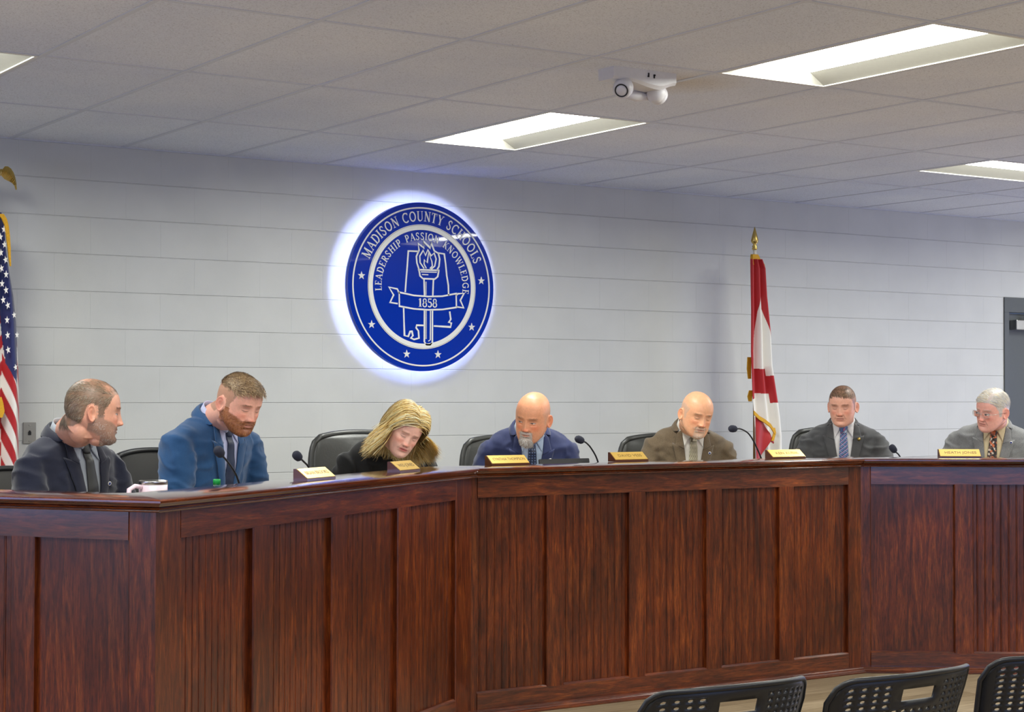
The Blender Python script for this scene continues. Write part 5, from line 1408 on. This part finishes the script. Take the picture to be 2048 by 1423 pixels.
P3 = dict(seed=3, label='person with long wavy blonde hair and black top leaning over to write',
          head=W(808, 862, 8.40), head_rot=(-12, 20, 22), torso=W(782, 884, 8.62), torso_rot=(-8, 32, 0), skin=H(244, 190, 168), hs=.98,
          bulk=1.0, neck=.052, jaw=.98, cheek=1.6, jowl=1.5, suit=False, top_name='blouse', jacket=black_knit, nose=.85, nosew=.9, lipc=H(206, 84, 84), lipamt=.85, eye_open=.1, red=1.3, fold=.8,
          hair_mask=lambda c: hairline(c, .060), hair_cols=[H(236, 206, 132), H(250, 226, 160), H(220, 184, 108), H(255, 242, 196), H(192, 154, 88)], hair_fn=blonde, scalp=.9,
          brow=H(150, 110, 78), lips=1.1, trouserm=black_knit)
# 4: bald man, white goatee, blue suit
def tie_squares(u, v):
    a, b = u*3.2, v*26; fa, fb = a % 1, b % 1
    if .25 < fa < .8 and .25 < fb < .8: return H(120, 138, 172) if (.38 < fa < .67 and .38 < fb < .67) else H(74, 90, 128)
    return H(22, 30, 58)
P4 = dict(seed=4, label='bald person with white goatee and navy suit behind the dark tablet',
          head=W(1065, 834, 8.95), head_rot=(-54, 15, 8), torso=W(1060, 860, 9.16), torso_rot=(-22, 24, 0), skin=H(234, 164, 124), hs=1.07,
          bulk=1.05, belly=1.2, neck=.068, jaw=1.06, jacket=fabric('navy_blue_suit', H(56, 64, 104), H(40, 48, 84), 800), shirt=fabric('light_blue_shirt', H(184, 200, 220), H(170, 188, 212), 700),
          tie=vcol_mat('square_tie', rough=.5), tie_col=tie_squares, pins=[(-.085, -.105, 'state'), (.095, -.115, 'round')], eye_open=.42, gaze=-1, red=1.5, wrinkle=1.5, bags=1.6,
          hair_mask=lambda c: fringe_mask(.050)(c)*.5, hair_cols=[H(186, 168, 150), H(206, 196, 184)], hair_fn=mk_hair(2400, .008, .0014, .15, flow_down), scalp=.5,
          beard_mask=goatee, beard_cols=[H(206, 200, 192), H(232, 228, 222), H(190, 180, 168), H(150, 128, 112)], beard_fn=mk_beard(4200, lambda p: .006+.026*max(0, min(1, (-.068-p.z)/.03)), .0016, .5), stubble=.85,
          brow=H(150, 112, 88), browa=.4, brow_cols=[H(150, 120, 100)])
# 5: balding man, brown tweed
def tie_check(u, v): return H(206, 198, 168) if (int(u*9)+int(v*90)) % 2 == 0 else H(88, 82, 62)
P5 = dict(seed=5, label='bald person with faint goatee in brown tweed jacket and checked tie',
          head=W(1393, 828, 9.70), head_rot=(-16, 14, 8), torso=W(1382, 856, 9.90), torso_rot=(-24, 16, 3), skin=H(240, 176, 134), hs=1.05,
          bulk=1.05, belly=1.15, neck=.067, jaw=1.07, jacket=fabric('brown_tweed', H(118, 102, 80), H(84, 70, 52), 520), shirt=fabric('cream_shirt', H(222, 218, 206), H(208, 204, 194), 700),
          tie=vcol_mat('checked_tie', rough=.55), tie_col=tie_check, pins=[(.092, -.105, 'round')], eye_open=.2, red=1.1, bags=1.5,
          hair_mask=lambda c: fringe_mask(.048)(c)*.8, hair_cols=[H(206, 188, 168), H(226, 214, 198)], hair_fn=mk_hair(2600, .009, .0014, .15, flow_down), scalp=.6,
          beard_mask=goatee, beard_cols=[H(214, 190, 168), H(226, 210, 192)], beard_fn=mk_beard(2200, .008, .0013), stubble=.55,
          brow=H(176, 132, 100), browa=.45, brow_cols=[H(180, 150, 124)])
# 6: brown-haired man, charcoal suit, plaid tie
def tie_plaid(u, v):
    a, b = u*1.0+v*9, u*1.0-v*9; c = H(54, 86, 136)
    fa, fb = (a*1.6) % 1, (b*1.6) % 1
    if fa < .30: c = H(30, 44, 78)
    if fb < .28: c = H(92, 132, 176) if fa >= .30 else H(44, 68, 110)
    if .46 < fa < .56: c = H(196, 92, 112)
    if .60 < fb < .66: c = H(206, 214, 226)
    return c
P6 = dict(seed=6, label='person with short brown hair in charcoal suit and blue plaid tie',
          head=W(1685, 811, 10.35), head_rot=(-54, 9, 0), torso=W(1686, 845, 10.48), torso_rot=(-42, 5, 0), skin=H(228, 168, 142), hs=1.0,
          bulk=1.02, neck=.060, jaw=1.02, jacket=fabric('charcoal_suit', H(82, 82, 82), H(62, 62, 64), 800), shirt=white_shirt,
          tie=vcol_mat('plaid_tie', rough=.5), tie_col=tie_plaid, pins=[(.088, -.085, 'gold')], eye_open=.15, red=1.1,
          scalp=.65, hair_mask=lambda c: hairline(c, .074), hair_cols=[H(92, 68, 50), H(112, 84, 60), H(72, 52, 38), H(130, 102, 74)],
          hair_fn=lambda hb, hl, hn, HM, rng, P: (strands(hb, hl, hn, lambda c: P['hair_mask'](c)*(1 if c[2] > .055 else 0), lambda p: (p[0]*2+.3, -1, -.1), 5200, .019, .0020, .35, .1, P['hair_cols'], rng, 4, None, .2),
                                                 strands(hb, hl, hn, lambda c: P['hair_mask'](c)*(1 if c[2] <= .06 else 0), lambda p: (0, .2, -1), 5000, .011, .0016, .15, 0, P['hair_cols'], rng, 2)),
          brow=H(112, 76, 54), brow_cols=[H(112, 80, 58)])
# 7: white-haired man in glasses, grey herringbone
def tie_print(u, v):
    n = noise.noise(Vector((u*2.6, v*17, 3))); m = noise.noise(Vector((u*3.5+7, v*22, 9)))
    if n > .22: return H(196, 100, 52)
    if m > .25: return H(206, 190, 172)
    if n < -.30: return H(96, 66, 54)
    return H(26, 18, 18)
P7 = dict(seed=7, label='person with white hair and thin glasses smiling, in grey tweed jacket and patterned brown tie',
          head=W(1985, 819, 10.15), head_rot=(-88, 12, 10), torso=W(1990, 848, 10.30), torso_rot=(-52, 10, 4), skin=H(240, 176, 158), hs=1.03,
          bulk=1.08, belly=1.15, neck=.064, jaw=1.05, jacket=fabric('grey_tweed', H(138, 138, 136), H(96, 98, 100), 420), shirt=fabric('tan_shirt', H(212, 196, 158), H(196, 180, 144), 700),
          tie=vcol_mat('printed_tie', rough=.5), tie_col=tie_print, pins=[(.10, -.08, 'round')], eye_open=.7, gaze=-1, red=1.2, smile=1.6, fold=1.8, cheek=1.5, glasses=True, bags=1.5,
          hair_mask=lambda c: hairline(c, .062), hair_cols=[H(206, 202, 196), H(232, 228, 220), H(184, 178, 176), H(226, 210, 178)],
          hair_fn=lambda hb, hl, hn, HM, rng, P: (strands(hb, hl, hn, lambda c: P['hair_mask'](c)*(1 if c[2] > .05 else 0), lambda p: (-1.0 if p[0] < .03 else .6, .35, -.2), 3200, .042, .0022, .35, .1, P['hair_cols'], rng, 5, None, .15),
                                                 strands(hb, hl, hn, lambda c: P['hair_mask'](c)*(1 if c[2] <= .06 else 0), lambda p: (0, .45, -1), 4200, .016, .0018, .2, 0, P['hair_cols'], rng, 3)),
          brow=H(190, 170, 150), browa=.5, brow_cols=[H(206, 196, 186)])
for P in (P1, P2, P3, P4, P5, P6, P7): person(P)

# ------------------------------------------------------------------ office chairs behind the dais
M_mesh = mat('chair_mesh_fabric', (0.06, 0.058, 0.055), .7, bump=.8, bump_scale=900, bump_dist=.001)
def back_shell(mb, w, h, th, z0, curve=.07, tilt=.12, crown=.02, cr=.09, M=None):
    """rounded upholstered backrest, concave to the sitter; x across, z up, front towards -y"""
    nu, nv = 24, 26
    def pt(u, v, off):
        x = (u*2-1); zz = v
        # superellipse outline
        c_ = max(0, (zz-.72)/.28); c2_ = max(0, (.2-zz)/.2); k = 1-.20*(1-math.sqrt(max(0, 1-c_*c_)))-.15*(1-math.sqrt(max(0, 1-c2_*c2_)))
        X = x*w/2*k; Z = z0+h*zz+crown*(1-x*x)*zz**4
        Y = tilt*h*zz-curve*(abs(x)**2.2)
        edge = (1-abs(x)**8)*(1-abs(zz*2-1)**10)
        return (X, Y+off*(.25+.75*max(0, edge)**.5), Z)
    V = [pt(i/nu, j/nv, -th/2) for j in range(nv+1) for i in range(nu+1)]+[pt(i/nu, j/nv, th/2) for j in range(nv+1) for i in range(nu+1)]
    n = (nu+1)*(nv+1); F = []
    for j in range(nv):
        for i in range(nu):
            a = j*(nu+1)+i; F.append((a, a+1, a+nu+2, a+nu+1)); F.append((n+a, n+a+nu+1, n+a+nu+2, n+a+1))
    edge_path = [pt(0, j/20, 0) for j in range(21)]+[pt(i/20, 1, 0) for i in range(1, 20)]+[pt(1, 1-j/20, 0) for j in range(21)]
    rim = [i for i in range(nu+1)]+[j*(nu+1)+nu for j in range(1, nv+1)]+[nv*(nu+1)+i for i in range(nu-1, -1, -1)]+[j*(nu+1) for j in range(nv-1, 0, -1)]
    for a, b in zip(rim, rim[1:]+rim[:1]): F.append((b, a, a+n, b+n))
    mb.add(V, F, M=M)
    return edge_path
def office_chair(top, yawd, kind, label, w=.50):
    """top: world position of the middle of the backrest's upper edge"""
    h = .56
    o = empty('office_chair', (top.x, top.y, ZP), math.radians(yawd)); tag(o, label, 'chair', 'office chairs behind the dais')
    zt_ = top.z-ZP; z0 = zt_-h; tl = .14
    m = M_leather if kind == 'leather' else M_mesh
    T = Matrix.Translation((0, -tl*h, 0))
    mb = MB(); path = back_shell(mb, w, h, .07 if kind == 'leather' else .02, z0, tilt=tl, M=T); mb.obj('backrest', m, o, True)
    sm = [T @ Vector(p) for p in path]
    mb = MB(); mb.tube(sm, .016 if kind == 'leather' else .013, 12); mb.obj('back_rim', m if kind == 'leather' else M_black, o, True)
    mb = MB(); mb.box(-.25, .25, -.50, 0.0-tl*h, z0-.10, z0-.02, bev=.03); mb.obj('seat', m, o, True)
    mb = MB()
    for s_ in (-1, 1): mb = MB(); mb.tube([(s_*.26, -.10-tl*h, z0-.06), (s_*.30, -.12-tl*h, z0+.08), (s_*.30, -.14-tl*h, z0+.15), (s_*.30, -.36, z0+.16)], [.016, .016, .022, .020], 10); mb.obj('armrest', M_black, o, True)
    mb = MB(); mb.tube([(0, -.28, .10), (0, -.28, z0-.09)], .03, 12); mb.obj('gas_lift', M_dark, o, True)
    for k in range(5):
        a = 2*PI*k/5+.3; mb = MB(); mb.tube([(0, -.28, .10), (.28*math.cos(a), -.28+.28*math.sin(a), .07)], [.028, .016], 8); leg = mb.obj('leg', M_dark, o, True)
        mb = MB(); c = (.28*math.cos(a), -.28+.28*math.sin(a), .026); mb.tube([(c[0], c[1]-.015, c[2]), (c[0], c[1]+.015, c[2])], .025, 12); mb.obj('caster', M_black, leg, True)
    return o
office_chair(W(8, 946, 7.5), 10, 'mesh', 'dark mesh office chair at the left edge, behind the man in the navy blazer')
office_chair(W(300, 908, 8.2), 10, 'mesh', 'dark mesh office chair seen between the two men on the left', w=.52)
office_chair(W(716, 872, 9.15), -10, 'leather', 'black leather office chair behind the blonde woman', w=.56)
office_chair(W(1015, 880, 9.75), -22, 'leather', 'black leather office chair behind the bald man with the white goatee', w=.54)
office_chair(W(1328, 877, 10.4), -28, 'leather', 'black leather office chair behind the man in brown tweed', w=.56)
office_chair(W(1672, 863, 10.95), -40, 'leather', 'black leather office chair behind the man with the plaid tie', w=.56)
office_chair(W(1995, 880, 10.85), -50, 'leather', 'black leather office chair hidden behind the white-haired man', w=.50)

# ------------------------------------------------------------------ perforated seating in the foreground
M_shell = mat('perforated_black_shell', (0.009, 0.009, 0.011), .42, bump=.15, bump_scale=700, bump_dist=.0004)
def stack_chair_mesh():
    """perforated back: built from cells, each with its own hole; x across, z up from the lower edge, sitter towards +y"""
    NX, NZ, w, h = 18, 27, .47, .40
    def surf(u, v, off=0.0):
        # u, v in 0..1 ; the shell reclines towards -y and wraps forward at the sides
        x = (u-.5)*w*(.86+.14*v); 
        crown = .012*(1-(2*u-1)**2)
        # rounded upper corners
        z = v*h+crown*v
        c = max(0, abs(2*u-1)-.80)/.20
        z -= (.050*(1-math.sqrt(max(0, 1-c*c))))*max(0, (v-.6)/.4)
        y = -.30*(z**1.15)+.085*abs(2*u-1)**2.3
        return (x, y+off, z)
    V, F = [], []
    hx0, hx1, hz0, hz1 = 6.2, 10.8, 19.0, 20.9
    def add_cell(i, j):
        u0, u1, v0, v1 = i/NX, (i+1)/NX, j/NZ, (j+1)/NZ
        o = len(V)
        for a, b in ((u0, v0), (u1, v0), (u1, v1), (u0, v1)): V.append(surf(a, b))
        border = i == 0 or i == NX-1 or j >= NZ-1 or j == 0
        if border: F.append((o, o+1, o+2, o+3)); return
        cu, cv = (u0+u1)/2+((j % 2)-.5)*.0*(u1-u0), (v0+v1)/2
        ru, rv = (u1-u0)*(.19+.11*math.exp(-((i-5)/1.3)**2)), (v1-v0)*.24
        k0 = len(V)
        for q in range(8):
            a = math.radians(225+45*q); V.append(surf(cu+ru*1.15*math.cos(a), cv+rv*1.15*math.sin(a)))
        mids = []
        for a, b in (((u0+u1)/2, v0), (u1, (v0+v1)/2), ((u0+u1)/2, v1), (u0, (v0+v1)/2)): mids.append(len(V)); V.append(surf(a, b))
        outer = [o, mids[0], o+1, mids[1], o+2, mids[2], o+3, mids[3]]
        for q in range(8): F.append((outer[q], outer[(q+1) % 8], k0+(q+1) % 8, k0+q))
    for i in range(NX):
        for j in range(NZ):
            if j in (23, 24) and 6 <= i <= 9: continue   # hand slot
            if (j in (22, 25) and 5 <= i <= 10) or (j in (23, 24) and i in (5, 10)):
                o = len(V); 
                for a, b in ((i/NX, j/NZ), ((i+1)/NX, j/NZ), ((i+1)/NX, (j+1)/NZ), (i/NX, (j+1)/NZ)): V.append(surf(a, b))
                F.append((o, o+1, o+2, o+3)); continue
            add_cell(i, j)
    bm = bmesh.new(); vs = [bm.verts.new(v) for v in V]
    for f in F:
        try: bm.faces.new([vs[i] for i in f])
        except ValueError: pass
    bmesh.ops.remove_doubles(bm, verts=bm.verts, dist=1e-5)
    me = bpy.data.meshes.new('backrest'); bm.to_mesh(me); bm.free()
    me.polygons.foreach_set('use_smooth', [True]*len(me.polygons)); me.materials.append(M_shell)
    rim = [surf(0, v/10) for v in range(0, 11)]+[surf(u/40, 1) for u in range(1, 40)]+[surf(1, 1-v/10) for v in range(0, 11)]
    return me, rim
me_back, rim_pts = stack_chair_mesh()
def stack_chair(pos, yawd, label):
    o = empty('stacking_chair', (pos[0], pos[1], 0), math.radians(yawd)); tag(o, label, 'chair', 'perforated black chairs in the front row')
    ztop = .84; zb = ztop-.412
    b = bpy.data.objects.new('backrest', me_back); COL.objects.link(b); b.parent = o; b.location = (0, .025, zb)
    md = b.modifiers.new('t', 'SOLIDIFY'); md.thickness = .006; md.offset = 0
    mb = MB(); mb.tube(rim_pts, .0065, 10); mb.obj('back_rim', M_shell, b, True)
    b.parent = o
    mb = MB()
    n = 12
    for j in range(n):
        pass
    mb.loft([[(x, y0_, .445+dz-.02*(1-abs(x)/.22)) for x, dz in ((-.22, .008), (-.12, 0), (0, 0), (.12, 0), (.22, .008), (.22, -.012), (0, -.018), (-.22, -.012))] for y0_ in (.12, .25, .40, .55)]); mb.obj('seat', M_shell, o, True)
    for s_ in (-1, 1):
        mb = MB(); mb.tube([(s_*.20, .08, .50), (s_*.215, .10, .44), (s_*.222, .06, .012)], .011, 10); mb.obj('leg', M_dark, o, True)
        mb = MB(); mb.tube([(s_*.20, .50, .44), (s_*.215, .52, .42), (s_*.222, .58, .012)], .011, 10); mb.obj('leg', M_dark, o, True)
    return o
# upper right corners, upper left corners on the level z = .84
def ground(px, py, z):
    d = CR @ Vector(((px-1024)/FPX, -(py-711.5)/FPX, -1)); t = (z-CAM_POS.z)/d.z; return CAM_POS+d*t
for (l, r, lab) in (((1303, 1380), (1601, 1348), 'perforated black stacking chair, leftmost of the three at the bottom'),
                    ((1655, 1360), (1948, 1321), 'perforated black stacking chair, middle one of the three at the bottom'),
                    ((1952, 1317), (2262, 1288), 'perforated black stacking chair cut off at the bottom right corner')):
    a, b = ground(*l, .835), ground(*r, .835); m_ = (a+b)/2; ang = math.degrees(math.atan2(b.y-a.y, b.x-a.x))
    stack_chair((m_.x, m_.y), ang, lab)
